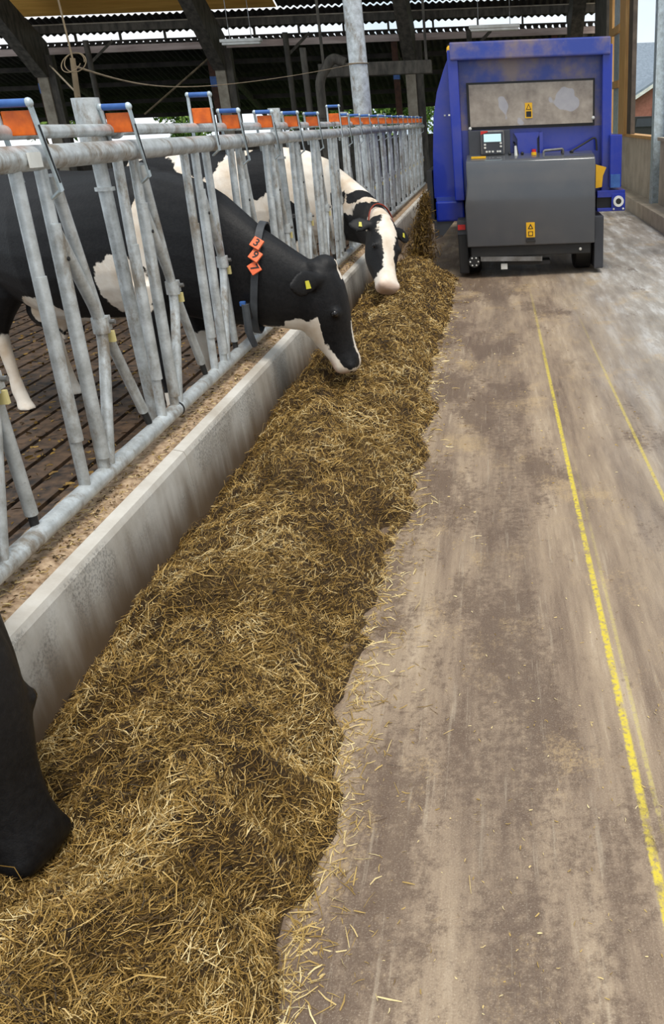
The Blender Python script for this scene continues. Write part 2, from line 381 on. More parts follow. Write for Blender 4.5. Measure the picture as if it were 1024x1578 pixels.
o = m.build('feed_dust_layer', 'soil', wl, True); o['kind'] = 'stuff'

# right-hand wall: kerb, concrete panels, steel posts, timber frames
wr = empty('wall_right', (2.6, 12, 0)); tag(wr, 'concrete parapet wall with open bays between steel posts', kind='structure')
MB().box(2.33, 2.95, -1.5, 25, -.2, .225, .01).build('kerb', 'conc', wr)
posts_y = [.8, 5.4, 10.0, 14.6]
edges = [-1.4]+posts_y+[19.9, 24.6]
for i in range(len(edges)-1):
    a, b = edges[i]+.16, edges[i+1]-.16
    MB().box(2.60, 2.74, a, b, .22, 1.17, .008).build('concrete_panel', 'conc', wr)
    MB().box(2.55, 2.78, a, b, 1.165, 1.215, .006).build('sill_cap', 'timber' if i == 4 else 'conc', wr)
for y in posts_y:
    m = MB().box(2.50, 2.516, y-.11, y+.11, .2, 4.6).box(2.684, 2.70, y-.11, y+.11, .2, 4.6).box(2.516, 2.684, y-.006, y+.006, .2, 4.6)
    m.box(2.52, 2.69, y+.10, y+.13, .2, 4.6)
    m.build('steel_post', 'galvblue', wr)
MB().box(2.56, 2.64, 17.4, 17.9, 1.2, 4.6).build('door_jamb', 'browntimber', wr)
MB().box(2.50, 2.62, 17.92, 18.75, 1.2, 4.6, .01).build('timber_post', 'timber', wr)
MB().box(2.54, 2.60, 19.05, 19.85, 1.2, 4.6).build('steel_strip', 'galvblue', wr)
for z in (2.05, 3.02, 3.95): MB().box(2.48, 2.56, 18.7, 19.9, z, z+.13, .005).build('timber_nailer', 'timber', wr)
MB().box(2.52, 2.64, 20.1, 20.6, 1.2, 4.6, .01).build('timber_post', 'timber', wr)
MB().box(2.50, 2.78, 20.9, 23.2, .2, 4.6).build('wall_boarding', 'darkwood', wr)
MB().box(2.48, 2.80, -1.4, 25, 4.6, 4.95).build('wall_plate', 'darkwood', wr)

# roof: main pitch, light slot, lean-to
ce = empty('ceiling', (-5, 24, 4)); tag(ce, 'dark corrugated barn roof with light slots over the far bay', kind='structure')
def corr(name, mat, X0, X1, a, b, pitch=.177, amp=.028, th=.012, parent=None):
    n = int((X1-X0)/pitch*6); xs = np.linspace(X0, X1, n); d = Vector((b[0]-a[0], b[1]-a[1])).normalized(); nv = (-d[1], d[0])
    vs = []; 
    for i, x in enumerate(xs):
        w = amp*math.sin(2*math.pi*x/pitch)
        for t in (0, 1):
            for (py, pz) in (a, b): vs.append((x, py+nv[0]*(w+t*th), pz+nv[1]*(w+t*th)))
    fs = []
    for i in range(n-1):
        q = i*4; r = q+4
        fs += [(q, q+1, r+1, r), (q+2, r+2, r+3, q+3), (q, r, r+2, q+2), (q+1, q+3, r+3, r+1)]
    return MB().add(vs, fs).build(name, mat, parent, True)
corr('roof_sheet', 'roof', -18, 2.9, (30.6, 2.12), (25.25, 3.70), parent=ce)
corr('roof_sheet', 'roof', -18, 2.9, (25.9, 4.02), (25.035, 4.33), parent=ce)
corr('roof_sheet', 'roof', -5.4, 2.9, (24.985, 4.372), (13.6, 8.5), parent=ce)
corr('roof_sheet', 'roof', -18, -5.45, (23.2, 5.05), (13.6, 8.5), parent=ce)
MB().add([(-18,25.0,4.36),(-5.45,25.0,4.36),(-5.45,23.1,5.04),(-18,23.1,5.04),(-18,25.0,4.38),(-5.45,25.0,4.38),(-5.45,23.1,5.06),(-18,23.1,5.06)],
         [(0,1,2,3),(7,6,5,4),(0,4,5,1),(1,5,6,2),(2,6,7,3),(3,7,4,0)]).build('roof_board', 'ply', ce)
for (yy, zz) in ((30.2, 2.14), (28.9, 2.52), (27.5, 2.93), (26.2, 3.31)):
    MB().box(-18, 2.9, yy-.05, yy+.05, zz-.12, zz).build('purlin', 'roof', ce)
MB().box(-18, 3.2, 25.06, 25.10, 3.50, 3.66).build('fascia_board', 'fascia', ce)
m = MB(); x = -18.0
while x < 3.2: m.prism([(x, 3.655), (x+.10, 3.655), (x+.125, 3.74), (x-.025, 3.74)], 'y', 25.07, 25.09); x += .177
m.box(-18, 3.2, 25.05, 25.11, 3.735, 3.775)
m.build('profile_filler', 'roof', ce)
MB().box(-18, 2.9, 24.52, 24.64, 3.93, 4.10).build('purlin', 'darkwood', ce)
MB().box(-18, 2.9, 24.50, 24.66, 4.10, 4.125).build('flange', 'concpost', ce)
x = -18+.4
while x < 3.2:
    MB().box(x, x+.05, 24.9, 24.96, 3.74, 3.99).build('mullion', 'darkwood', ce); x += 1.15
for (yy, zz) in ((23.0, 4.98), (21.0, 5.72), (19.0, 6.44), (17.0, 7.16), (15.0, 7.88)): MB().box(-18, 2.9, yy-.05, yy+.05, zz-.16, zz).build('purlin', 'roof', ce)

wb = MB().box(-18, XK, 24.9, 25.05, -.35, 1.28).build('wall_back', 'darkwood'); tag(wb, 'low dark wall at the far end of the cow side', kind='structure')
# portal frames
def portal(x, lab):
    t = empty('portal_frame', (x, 24.5, -.1)); tag(t, lab, 'frame', 'portal frames of the far bay')
    MB().box(x-.13, x+.13, 24.37, 24.63, -.1, 3.08, .012).build('column', 'concpost', t)
    MB().box(x+.14, x+.32, 24.42, 24.62, -.1, 3.45).build('side_post', 'darkwood', t)
    m = MB(); m.prism([(24.72, 2.95), (24.72, 3.75), (21.6, 5.45), (21.1, 5.40), (21.4, 5.0), (24.30, 2.95)], 'x', x-.15, x+.16); m.build('haunch', 'darkwood', t)
    MB().beam((x, 22.0, 5.15), (x, 13.6, 8.25), .2, .35).build('rafter', 'darkwood', t)
    r = MB().box(x-.52, x-.36, 25.15, 25.31, -.1, 3.55).build('lean_to_post', 'rust', t)
    MB().box(x-.523, x-.357, 25.147, 25.313, 2.62, 2.86).build('painted_band', 'bluegrip', r)
    MB().beam((x-.44, 25.2, 3.45), (x-.44, 30.3, 1.98), .1, .16).build('lean_to_rafter', 'darkwood', t)
portal(-11.5, 'barn portal frame with concrete column at far left behind orange flags')
portal(-6.95, 'barn portal frame with concrete column left of the thick pole')
portal(-2.1, 'barn portal frame with concrete column between thick pole and blue feeder')
portal(2.1, 'barn portal frame behind the upper right corner of the blue feeder')
for i, (x, y, h, b) in enumerate([(-10.05, 24.0, 3.7, 1), (-5.1, 24.0, 3.7, 1), (-3.53, 18, 2.9, 0), (-4.3, 26.5, 3.1, 0), (-1.05, 24.0, 3.3, 0), (-.55, 24.2, 3.6, 1), (-8.4, 29.8, 2.1, 0), (-3.0, 29.8, 2.1, 0), (-13.3, 24.0, 3.7, 1)]):
    t = empty('steel_post', (x, y, -.1))
    tag(t, ['thin dark post far left behind the galvanised fence post', 'thin dark post in the barn left of the bent pipe', 'dark pipe post just left of thick grey pole', 'dark post behind the bent pipe', 'dark post right of the rightmost concrete column', 'dark post at left edge of the blue feeder', 'eave post under the low roof left of second concrete column', 'eave post under the low roof behind thick grey pole', 'thin dark post at far left edge of barn'][i], 'post', 'dark posts in the barn')
    MB().tube([(x,y,-.1),(x,y,h)], .07 if b else .06, 10).build('shaft', 'darkwood', t, True)
    MB().box(x-.14, x+.14, y-.14, y+.14, -.1, -.08).build('base_plate', 'darkwood', t)
    if b: MB().beam((x, y, h-.5), (x+.55, y+.3, h), .06, .06).build('knee_brace', 'darkwood', t)

# ------------------------------------------------------------------ outside
def leafcloud(name, mat, parent, centers, n, size, seed, off):
    rg = np.random.default_rng(seed); c = np.array([q[:3] for q in centers]); r = np.array([q[3] for q in centers])
    k = rg.integers(0, len(c), n); d = rg.normal(size=(n,3)); d /= np.linalg.norm(d, axis=1)[:,None]
    p = c[k] + d*(r[k]*rg.uniform(.55,1.05,n))[:,None]*[1,1,.85]
    a = rg.normal(size=(n,3)); a /= np.linalg.norm(a, axis=1)[:,None]; b = np.cross(a, rg.normal(size=(n,3))); b /= np.linalg.norm(b, axis=1)[:,None]
    s = size*rg.uniform(.6,1.3,n)[:,None]
    V = np.stack([p-a*s, p+b*s*.5, p+a*s, p-b*s*.5], 1).reshape(-1,3)-np.array(off)
    me = bpy.data.meshes.new(name); me.from_pydata(V.tolist(), [], [(4*i,4*i+1,4*i+2,4*i+3) for i in range(n)]); me.materials.append(MT[mat])
    o = bpy.data.objects.new(name, me); COL.objects.link(o); o.parent = parent; return o
trees = [(-17.5,36,3.6,'bushy green tree at the far left under the low eave'),(-13.0,40,3.2,'low green tree behind the leftmost concrete column'),(-9.0,44,3.6,'green tree seen left of the second concrete column'),
         (-6.2,37,2.9,'green shrub tree right of the second concrete column'),(-3.6,36,3.3,'green tree behind the thick grey pole'),(-1.6,40,3.4,'green tree left of the rightmost concrete column')]
for i, (x, y, h, lab) in enumerate(trees):
    t = empty('tree', (x, y, -.21)); tag(t, lab, 'tree', 'trees outside the barn')
    rg = random.Random(i)
    MB().tube([(x,y,-.21),(x+.1,y,h*.3),(x-.05,y,h*.6)], [.16,.12,.07], 8).build('trunk', 'bark', t, True)
    cs = [(x+rg.uniform(-1,1)*.9, y+rg.uniform(-.8,.8), h*rg.uniform(.35,.85), rg.uniform(.45,.85)) for _ in range(9)]
    leafcloud('foliage', 'leaf', t, cs, 2600, .11, i, (x,y,-.21))
hs = empty('house', (12, 62, -.3)); tag(hs, 'brick house with grey slate roof seen through the wall opening', 'house')
MB().box(7.6, 22, 64, 74, -.3, 3.0).build('main_wall', 'brick', hs)
MB().prism([(63.5, 2.7), (69, 6.2), (74.5, 2.7), (74.5, 2.5), (69, 6.0), (63.5, 2.5)], 'x', 7.2, 22.4).build('main_roof', 'slate', hs)
MB().prism([(9.0,-.3), (17.4,-.3), (17.4,2.5), (13.2,4.9), (9.0,2.5)], 'y', 60, 64).build('gable_wall', 'brick', hs)
MB().prism([(8.6,2.25), (13.2,4.92), (17.8,2.25), (17.8,2.5), (13.2,5.2), (8.6,2.5)], 'y', 59.7, 65.5).build('gable_roof', 'slate', hs)
MB().prism([(8.6,2.15), (13.2,4.82), (13.2,5.04), (8.6,2.37)], 'y', 59.62, 59.7).build('verge_board', 'white', hs)
w = MB().box(10.2, 11.4, 59.93, 60.02, .9, 2.0).build('window', 'white', hs); MB().box(10.3, 11.3, 59.9, 59.94, 1.0, 1.9).build('pane', 'glass', w)
cr_ = empty('car', (7.2, 45, -.2)); tag(cr_, 'dark vehicle parked in front of the brick house', 'car')
MB().prism([(6.3,.15),(8.2,.15),(8.25,.75),(8.0,.95),(7.75,1.45),(6.75,1.45),(6.5,.95),(6.25,.75)], 'y', 45, 48.8).build('body', 'black', cr_)
MB().prism([(6.85,1.0),(7.68,1.0),(7.62,1.36),(6.92,1.36)], 'y', 44.96, 45.02).build('rear_window', 'glass', cr_)
for x in (6.35, 8.1):
    MB().box(x-.08, x+.12, 44.97, 45.02, .7, .85).build('tail_light', 'red', cr_)
    for y in (45.7, 48): MB().tube([(x-.1,y,.13),(x+.13,y,.13)], .33, 16).build('wheel', 'black', cr_, True)

# ================================================================== FEED FENCE
PITCH, YA0, NU = .748, 2.70, 25
K0 = -4
XB, ZB, XT, ZT = -1.461, .435, -1.420, 1.495
def fx(z): return XB+(XT-XB)*(z-ZB)/(ZT-ZB)
fence = empty('feed_fence', (XB, 9, .34)); tag(fence, 'long galvanised feed fence with self-locking head yokes', 'fence')
Y0, Y1 = YA0+K0*PITCH-.1, YA0+(K0+NU)*PITCH
MB().tube([(XT,Y0,ZT),(XT,Y1,ZT)], .037, 18).build('top_rail', 'galv', fence, True)
MB().tube([(XT-.05,Y0,1.568),(XT-.05,Y1,1.568)], .0215, 14).build('latch_rail', 'galv', fence, True)
MB().tube([(XB,Y0,ZB),(XB,Y1,ZB)], .031, 16).build('bottom_rail', 'galv', fence, True)
for j in range(7):
    y = 3.55+(j-1)*4*PITCH
    p = MB().tube([(-1.535,y,-.1),(-1.535,y,1.52)], .027, 14).build('post', 'galv', fence, True)
    MB().tube([(-1.535,y,1.46),(-1.535,y,1.68)], .050 if j == 1 else .042, 18).build('post_sleeve', 'galv', p, True)
    MB().ring((-1.535,y,1.36), (0,0,1), .027, .038, .014).build('post_clamp', 'galv', p)
    MB().ring((XT-.05,y+.05,1.568), (0,1,0), .0215, .032, .03).build('rail_bracket', 'galv', p)
for j in range(6): MB().ring((XB, 3.62+(j-1)*4*PITCH, ZB), (0,1,0), .030, .034, .010).build('rail_joint', 'black', fence)
LOCK = (-1, 2, 7)
rA = .0195
proto = {}
def unit(k):
    dy = (k)*PITCH; locked = k in LOCK
    def put(key, mk, name, mat, parent, smooth=True):
        if key not in proto:
            proto[key] = (mk().build(name, mat, parent, smooth), k); return proto[key][0]
        src, kk = proto[key]; c = src.copy(); COL.objects.link(c); c.parent = parent
        c.location = Vector((0, (k-kk)*PITCH, 0)) if parent == fence else Vector((0,0,0))
        return c
    def P(oy, z, ox=0): return (fx(z)+ox, YA0+dy+oy, z)
    a = put('A', lambda: MB().tube([P(0,1.50),P(0,.45)], rA, 12), 'fixed_bar', 'galv', fence)
    put('As', lambda: MB().tube([P(0,1.16,.004),P(0,.62,.004)], [rA+.001, rA+.004], 12), 'bar_sleeve', 'galv', a)
    b = put('B', lambda: MB().tube([P(.155,1.50),P(.155,.45)], rA, 12), 'support_bar', 'galv', fence)
    put('C', lambda: MB().tube(arc([P(.155,1.285,.004),P(.345,.975),P(.345,.86),P(.195,.44)], .09), rA+.001, 12), 'support_loop', 'galv', b)
    put('Cs', lambda: MB().tube([P(.155,1.30,.006),P(.155,.5,.006)], [rA+.001, rA+.004], 12), 'bar_sleeve', 'galv', b)
    put('Cd', lambda: MB().tube([P(.158,1.19,.016),P(.158,1.19,.031)], .007, 8), 'bolt_hole', 'ink', b)
    if locked: d = put('DL', lambda: MB().tube([P(.355,1.46,-.012),P(.385,.93,-.012),P(.42,.50,-.012)], rA, 12), 'swing_bar', 'galv', fence); tip = P(.42,.5,-.012), P(.423,.455,-.012); tk = 'tipL'
    else: d = put('D', lambda: MB().tube([P(.245,1.44,-.012),P(.385,.93,-.012),P(.60,.53,-.012)], rA, 12), 'swing_bar', 'galv', fence); tip = P(.6,.53,-.012), P(.632,.47,-.012); tk = 'tip'
    put('cl'+tk, lambda: MB().tube([P(.35,.960),P(.35,.905)], .029, 16).box(fx(.93)-.026, fx(.93)+.016, YA0+dy+.372, YA0+dy+.405, .908, .958), 'pivot_clamp', 'galv', d)
    put('bo'+tk, lambda: MB().tube([P(.395,.935,-.035),P(.395,.935,.034)], .009, 8), 'pivot_bolt', 'steel', d)
    put('st'+tk, lambda: MB().box(fx(.86)+.0, fx(.86)+.03, YA0+dy+.375, YA0+dy+.390, .865, .905), 'plastic_stop', 'cream', d, False)
    put('tp'+tk, lambda: MB().tube(tip, rA*.72, 10), 'rubber_tip', 'black', d)
    zt = 1.712 if locked else 1.646; q = 'L' if locked else ''
    yh = YA0+dy+(.37 if locked else .085); lean = .0 if locked else .06; xa, xb = -1.372, -1.478
    h = put('h'+q, lambda: MB().beam((xa,yh,zt+.006),(xa+.006,yh+lean,zt-.25),.022,.007,(1,0,0)).beam((xa+.006,yh+lean,zt-.245),(xa-.035,yh+lean+.012,zt-.272),.016,.006,(0,0,1)), 'latch_handle', 'galvblue', fence)
    put('hk'+q, lambda: MB().beam((xa+.006,yh+lean*.25,zt-.06),(xa+.0095,yh+lean*.93,zt-.225),.006,.004,(1,0,0)), 'slot', 'ink', h, False)
    put('hs'+q, lambda: MB().tube([(xb,yh,zt),(xb-.004,yh+lean,zt-.22)], .008, 8), 'strap', 'galvblue', h)
    put('hg'+q, lambda: MB().tube([(xb+.008,yh,zt),(xa-.008,yh,zt)], .0115, 12), 'grip', 'bluegrip', h)
    put('hb'+q, lambda: MB().ball((xb,yh,zt),.0125,.0125,.0135,10,6), 'end_cap', 'galvblue', h)
    put('hc'+q, lambda: MB().ball((xa,yh,zt),.0135,.0135,.0145,10,6), 'end_cap', 'galvblue', h)
    zf = zt-.058 if locked else zt-.020; lf_ = lean*.25
    put('hf'+q, lambda: MB().box(xb+.008, xa-.008, yh-.003+lf_, yh+.022+lf_, zf-.068, zf, .003), 'orange_flag', 'orange', h, False)
for k in range(K0, K0+NU): unit(k)
MB().box(XT+.038, XT+.046, 2.715, 2.785, 1.47, 1.512).build('maker_sticker', 'white', fence)

# wooden stake and rope on the near post
y = 3.44
t = empty('wooden_stake', (-1.59, 3.60, 1.58)); tag(t, 'rough wooden stake with coiled wire tied to the near fence post', 'stake')
MB().tube([(-1.59,3.60,1.58),(-1.572,3.578,1.70),(-1.56,3.578,1.815)], [.012,.0115,.010], 8).build('stick', 'rope', t, True)
MB().tube([(-1.56,3.578,1.80),(-1.565,3.579,2.0),(-1.58,3.58,2.5)], .0035, 6).build('rod', 'rope', t, True)
MB().tube([(-1.56+.042*math.cos(a)+.01*math.sin(a*.37), 3.575+.02*math.sin(a), 1.80+.033*math.sin(a*1.02)) for a in np.linspace(0, 12.2, 60)], .0018, 5).build('coil', 'rope', t, True)
t = empty('sagging_rope', (-1.6, 8, 1.7)); tag(t, 'brown rope sagging from the wooden stake towards the thick pole', 'rope')
pts = []
A_, B_ = Vector((-1.565, 3.58, 1.79)), Vector((-1.80, 12.72, 2.30))
for s in np.linspace(0, 1, 40):
    q = A_.lerp(B_, s); q.z -= .22*4*s*(1-s)*.62; q.x -= 1.15*math.sin(math.pi*s)*.55; pts.append(q)
MB().tube(pts, .004, 6).build('strand', 'rope', t, True)
MB().tube([B_+Vector((math.cos(a)*.133, .13+math.sin(a)*.133, 0)) for a in np.linspace(0, 6.3, 20)], .008, 6).build('knot', 'rope', t, True)

t = empty('steel_pole', (-1.80, 12.85, -.1)); tag(t, 'thick round galvanised pole rising behind the feed fence', 'pole')
MB().tube([(-1.80,12.85,-.1),(-1.80,12.85,7.2)], .125, 24).build('shaft', 'galv', t, True)
MB().box(-1.98,-1.63,12.67,13.03,-.1,-.07).build('base_plate', 'galv', t)

for a, b, lab in (((-1.56,3.56,1.69), (-11.2,24.3,3.2), 'thin stay wire from the near fence post up to the leftmost concrete column'), ((-8.95,24.0,2.0), (-7.25,24.6,3.25), 'straight stay rod slanting up to the second concrete column')):
    o = MB().tube([a, tuple((p+q)/2 for p, q in zip(a, b)), b], [.0035 if a[1] < 10 else .025, .012 if a[1] < 10 else .025, .025], 6).build('stay_wire', 'rope', None, True, a); tag(o, lab, 'wire')
# bent duct and trough in the barn, tube lights
t = empty('vent_pipe', (-3.27, 17.9, -.1)); tag(t, 'dark pipe with a bent top standing in the barn', 'pipe')
MB().tube(arc([(-3.27,17.9,-.1),(-3.27,17.9,2.35),(-2.98,17.9,2.72),(-2.75,17.9,2.62)], .15), .09, 12).build('pipe', 'darkwood', t, True)
MB().tube([(-3.27,17.9,1.7),(-3.27,17.9,1.76)], .11, 12).build('flange', 'darkwood', t, True)
t = empty('cross_beam', (-2.4, 19, 2.4)); tag(t, 'grey horizontal beam behind the thick pole', 'beam')
MB().box(-3.45, -1.2, 18.9, 19.1, 2.44, 2.68, .02).build('beam', 'darkwood', t)
for x in (-3.35, -1.3): MB().beam((x,19,2.68),(x,19,6.4),.05,.05).build('hanger', 'darkwood', t)
def tubelight(x0, x1, y, z, lab):
    t = empty('tube_light', ((x0+x1)/2, y, z)); tag(t, lab, 'light', 'tube lights in the barn')
    MB().box(x0, x1, y-.08, y+.08, z, z+.06, .01).build('housing', 'white', t); MB().box(x0+.03, x1-.03, y-.06, y+.06, z-.05, z, .02).build('diffuser', 'white', t)
    for x in (x0+.2, x1-.2): MB().tube([(x,y,z+.05),(x,y,8.9-(.361*y-4.2)+(0))], .008, 6).build('hanger_rod', 'steel', t)
tubelight(-5.6, -4.75, 20, 3.20, 'white tube light hanging right of the second concrete column')
tubelight(-.45, .60, 20, 3.27, 'white tube light hanging above the blue feeder')

# ================================================================== FEED WAGON
t = empty('feed_wagon', (.37, 10.5, 0)); tag(t, 'blue self-propelled feed wagon with grey rear engine cover', 'feed wagon')
B = lambda: MB()
shell = [(-.41,2.22),(-.50,2.04),(-.585,1.83),(-.635,1.6),(-.665,1.25),(-.68,.95),(-.68,.80),(1.20,.80),(1.195,1.4),(1.185,2.24)]
B().prism(shell, 'y', 9.78, 13.9).build('hopper', 'blue', t)
B().box(-.45, -.345, 9.60, 9.80, .78, 2.20, .012).build('frame_post', 'blue', t)
B().box(1.115, 1.215, 9.60, 9.80, .80, 2.20, .012).build('frame_post', 'blue', t)
B().box(-.42, 1.19, 9.56, 9.82, 2.105, 2.265, .015).build('top_beam', 'bluedust', t)
B().box(-.35, 1.12, 9.755, 9.79, 1.455, 2.11).build('upper_panel', 'bluedust', t)
B().box(-.35, 1.12, 9.75, 9.79, .82, 1.46).build('lower_panel', 'blue', t)
w = B().box(-.275, 1.05, 9.715, 9.76, 1.465, 1.905, .004).build('window_frame', 'black', t)
B().box(-.25, 1.03, 9.70, 9.72, 1.49, 1.885).build('window_pane', 'win', w)
s = B().box(.325, .40, 9.694, 9.70, 1.555, 1.70).build('warning_sticker', 'yellow', w)
B().prism([(.335,1.635),(.39,1.635),(.3625,1.69)], 'y', 9.691, 9.694).build('warning_triangle', 'ink', s)
B().prism([(.345,1.64),(.38,1.64),(.3625,1.678)], 'y', 9.689, 9.691).build('triangle_field', 'yellow', s)
B().box(.336, .389, 9.691, 9.694, 1.568, 1.62).build('sticker_print', 'ink', s)
for x, z in ((-.255,1.475),(1.035,1.535)): B().ball((x,9.70,z), .018, .014, .018, 10, 6).build('window_bolt', 'white', w, True)
# control panel
B().box(-.275, .16, 9.62, 9.755, 1.21, 1.455, .006).build('control_box', 'dgrey', t)
c = B().box(-.15, .10, 9.57, 9.63, 1.215, 1.455, .02).build('terminal', 'steel', t)
B().box(-.135, .085, 9.562, 9.575, 1.225, 1.44, .004).build('terminal_face', 'dgrey', c)
B().box(-.115, .065, 9.556, 9.565, 1.345, 1.42, .003).build('screen', 'screen', c)
B().prism([(-.145,1.45),(-.145,1.415),(-.12,1.425),(-.07,1.44),(-.07,1.45)], 'y', 9.558, 9.566).build('red_corner', 'red', c)
for x, z in ((-.105,1.29),(-.105,1.32),(.06,1.30),(.06,1.33),(-.09,1.252),(-.06,1.252),(-.025,1.252),(.025,1.252),(.05,1.252)):
    B().box(x-.011, x+.011, 9.552, 9.564, z-.009, z+.009, .003).build('button', 'white', c)
B().prism([(.235,1.20),(.235,1.36),(.20,1.42),(.49,1.42),(.44,1.36),(.44,1.20)], 'y', 9.62, 9.75).build('bracket', 'blue', t)
B().box(.465, .50, 9.60, 9.752, 1.2, 1.42).build('bracket_flange', 'blue', t)
# grey cover
g = MB(); prof = [(9.325,.33),(9.295,.55),(9.285,.75),(9.29,.95),(9.305,1.12),(9.33,1.17),(9.38,1.19),(9.64,1.225),(9.74,1.225),(9.74,.33)]
vs = [(x0+(0 if pz > .9 else dx), py, pz) for x0, dx in ((-.305,-.03),(1.02,.0)) for py, pz in prof]; n_ = len(prof)
g.add(vs, [tuple(range(n_)), tuple(range(2*n_-1, n_-1, -1))]+[(k, n_+k, n_+(k+1)%n_, (k+1)%n_) for k in range(n_)])
g = g.build('engine_cover', 'grey', t, True)
bv = g.modifiers.new('edge', 'BEVEL'); bv.width = .012; bv.segments = 3; bv.limit_method = 'ANGLE'
s = B().box(.295, .385, 9.290, 9.32, .415, .565).build('warning_sticker', 'yellow', g)
B().prism([(.312,.50),(.368,.50),(.34,.553)], 'y', 9.287, 9.292).build('warning_triangle', 'ink', s)
B().prism([(.326,.506),(.354,.506),(.34,.532)], 'y', 9.284, 9.289).build('triangle_field', 'yellow', s)
B().box(.315, .365, 9.287, 9.292, .43, .475).build('sticker_print', 'ink', s)
B().box(.323, .357, 9.284, 9.289, .437, .468).build('print_field', 'yellow', s)
B().box(.29, .39, 9.295, 9.33, .365, .39, .004).build('catch', 'black', g)
B().box(-.25, -.10, 9.40, 9.52, 1.196, 1.213).build('yellow_label', 'yellow', g)
e = B().tube([(.40,9.50,1.205),(.40,9.50,1.235)], .028, 14).build('emergency_stop', 'yellow', g, True); B().tube([(.40,9.50,1.235),(.40,9.50,1.262)], .022, 14).build('stop_button', 'red', e, True)
B().tube([(.215,9.52,1.20),(.21,9.52,1.30)], [.018,.012], 10).build('lever', 'white', g, True)
B().tube(arc([(.50,9.48,1.20),(.50,9.48,1.245),(.70,9.48,1.255),(.70,9.48,1.215)], .03), .013, 8).build('lid_handle', 'steel', g, True)
for x in (.15, .28, .70, .80): B().ball((x, 9.55, 1.225), .018, .018, .016, 8, 6).build('knob', 'black', g, True)
B().tube(arc([(.78,9.56,1.22),(.95,9.66,1.30),(1.06,9.66,1.36),(1.07,9.66,1.22)], .05), .010, 8).build('cable', 'black', t, True)
B().tube(arc([(.24,9.58,1.21),(.22,9.6,1.30),(.20,9.7,1.33)], .04), .008, 8).build('cable', 'black', t, True)
# left lower box, chute, right conveyor
B().box(-.67, -.36, 9.72, 12.4, .56, .77, .02).build('side_box', 'blue', t)
B().box(-.66, -.38, 9.74, 12.4, .77, .81).build('side_box_lid', 'bluedust', t)
B().prism([(-.70,.58),(-.46,.58),(-.62,.40),(-.70,.38)], 'y', 9.74, 10.6).build('discharge_chute', 'dgrey', t)
B().box(-.745, -.69, 9.72, 11.2, .55, 1.08).build('discharge_flap', 'black', t)
cv = B().box(1.19, 1.315, 9.50, 12.2, .86, 1.37, .01).build('conveyor_side', 'blue', t)
B().box(1.20, 1.30, 9.485, 9.50, .86, .99).build('dark_cover', 'bluegrip', cv)
B().box(1.06, 1.355, 9.48, 12.2, .765, .835, .006).build('conveyor_rail', 'blue', t)
B().box(1.06, 1.355, 9.48, 12.2, .625, .66, .006).build('conveyor_rail', 'blue', t)
B().box(1.06, 1.22, 9.52, 12.2, .66, .765).build('conveyor_belt', 'black', t)
pl = B().box(1.21, 1.357, 9.475, 9.50, .635, .80, .005).build('bearing_plate', 'blue', t)
B().ring((1.283,9.465,.725), (0,1,0), .030, .055, .03, 24).build('bearing_ring', 'white', pl, True)
B().tube([(1.283,9.45,.725),(1.283,9.48,.725)], .03, 16).build('shaft_end', 'black', pl, True)
for x in (1.235, 1.335): B().ball((x,9.47,.648), .011, .008, .011, 8, 6).build('bolt', 'white', pl, True)
y_ = B().prism([(1.045,1.09),(1.155,1.06),(1.12,.98),(1.11,.87),(1.045,.86)], 'y', 9.50, 9.60).build('wedge_holder', 'yellow', t)
# running gear
for x0, x1 in ((-.42,-.20),(.83,1.03)):
    for yy in (9.86, 12.7):
        wv = B().tube([(x0,yy,.29),(x0+.02,yy,.29),(x1-.02,yy,.29),(x1,yy,.29)], [.26,.292,.292,.26], 28).build('wheel', 'black', t, True)
        B().tube([(x0-.005,yy,.29),(x1+.005,yy,.29)], .15, 18).build('rim', 'dgrey', wv, True)
B().box(-.435, -.33, 9.46, 10.3, .04, .60, .012).build('fender', 'black', t)
B().box(-.437, -.34, 9.455, 9.47, .45, .59).build('rear_lamp', 'dgrey', t)
B().box(-.43, -.35, 9.44, 9.46, .50, .55).build('reflector', 'red', t)
B().box(1.025, 1.125, 9.42, 10.3, .05, .59, .012).build('fender', 'dgrey', t)
B().box(-.33, 1.02, 9.6, 13.6, .40, .80).build('chassis', 'black', t)
B().box(-.30, .98, 9.36, 9.6, .22, .34, .01).build('bumper', 'black', t)
B().beam((-.20,9.36,.205),(.46,9.36,.185),.05,.045).build('tow_bar', 'steel', t)
B().box(.05, .55, 9.40, 9.6, .12, .16).build('step', 'black', t)
B().box(.015, .085, 9.36, 9.40, .085, .145, .004).build('white_block', 'white', t)
h_ = B().tube([(-.27,9.33,.18),(-.27,9.42,.18)], .06, 16).build('tow_hub', 'black', t, True)
for a in range(6): B().ball((-.27+.043*math.cos(a*1.047), 9.328, .18+.043*math.sin(a*1.047)), .009, .006, .009, 8, 6).build('bolt', 'white', h_, True)
B().ball((.87,9.35,.27), .016, .01, .016, 8, 6).build('bolt', 'white', t, True)
bc = B().tube([(-.43,9.85,2.10),(-.43,9.85,2.19)], .02, 10).build('beacon_stem', 'black', t, True)
B().tube([(-.43,9.85,2.19),(-.43,9.85,2.20),(-.43,9.85,2.24),(-.43,9.85,2.255)], [.03,.034,.03,.015], 14).build('beacon_lens', 'yellow', bc, True)
for x in (-.515, -.46): B().box(x-.009, x+.009, 9.592 if x > -.5 else 9.77, 9.60 if x > -.5 else 9.78, 1.605, 1.62).build('reflector', 'white', t)

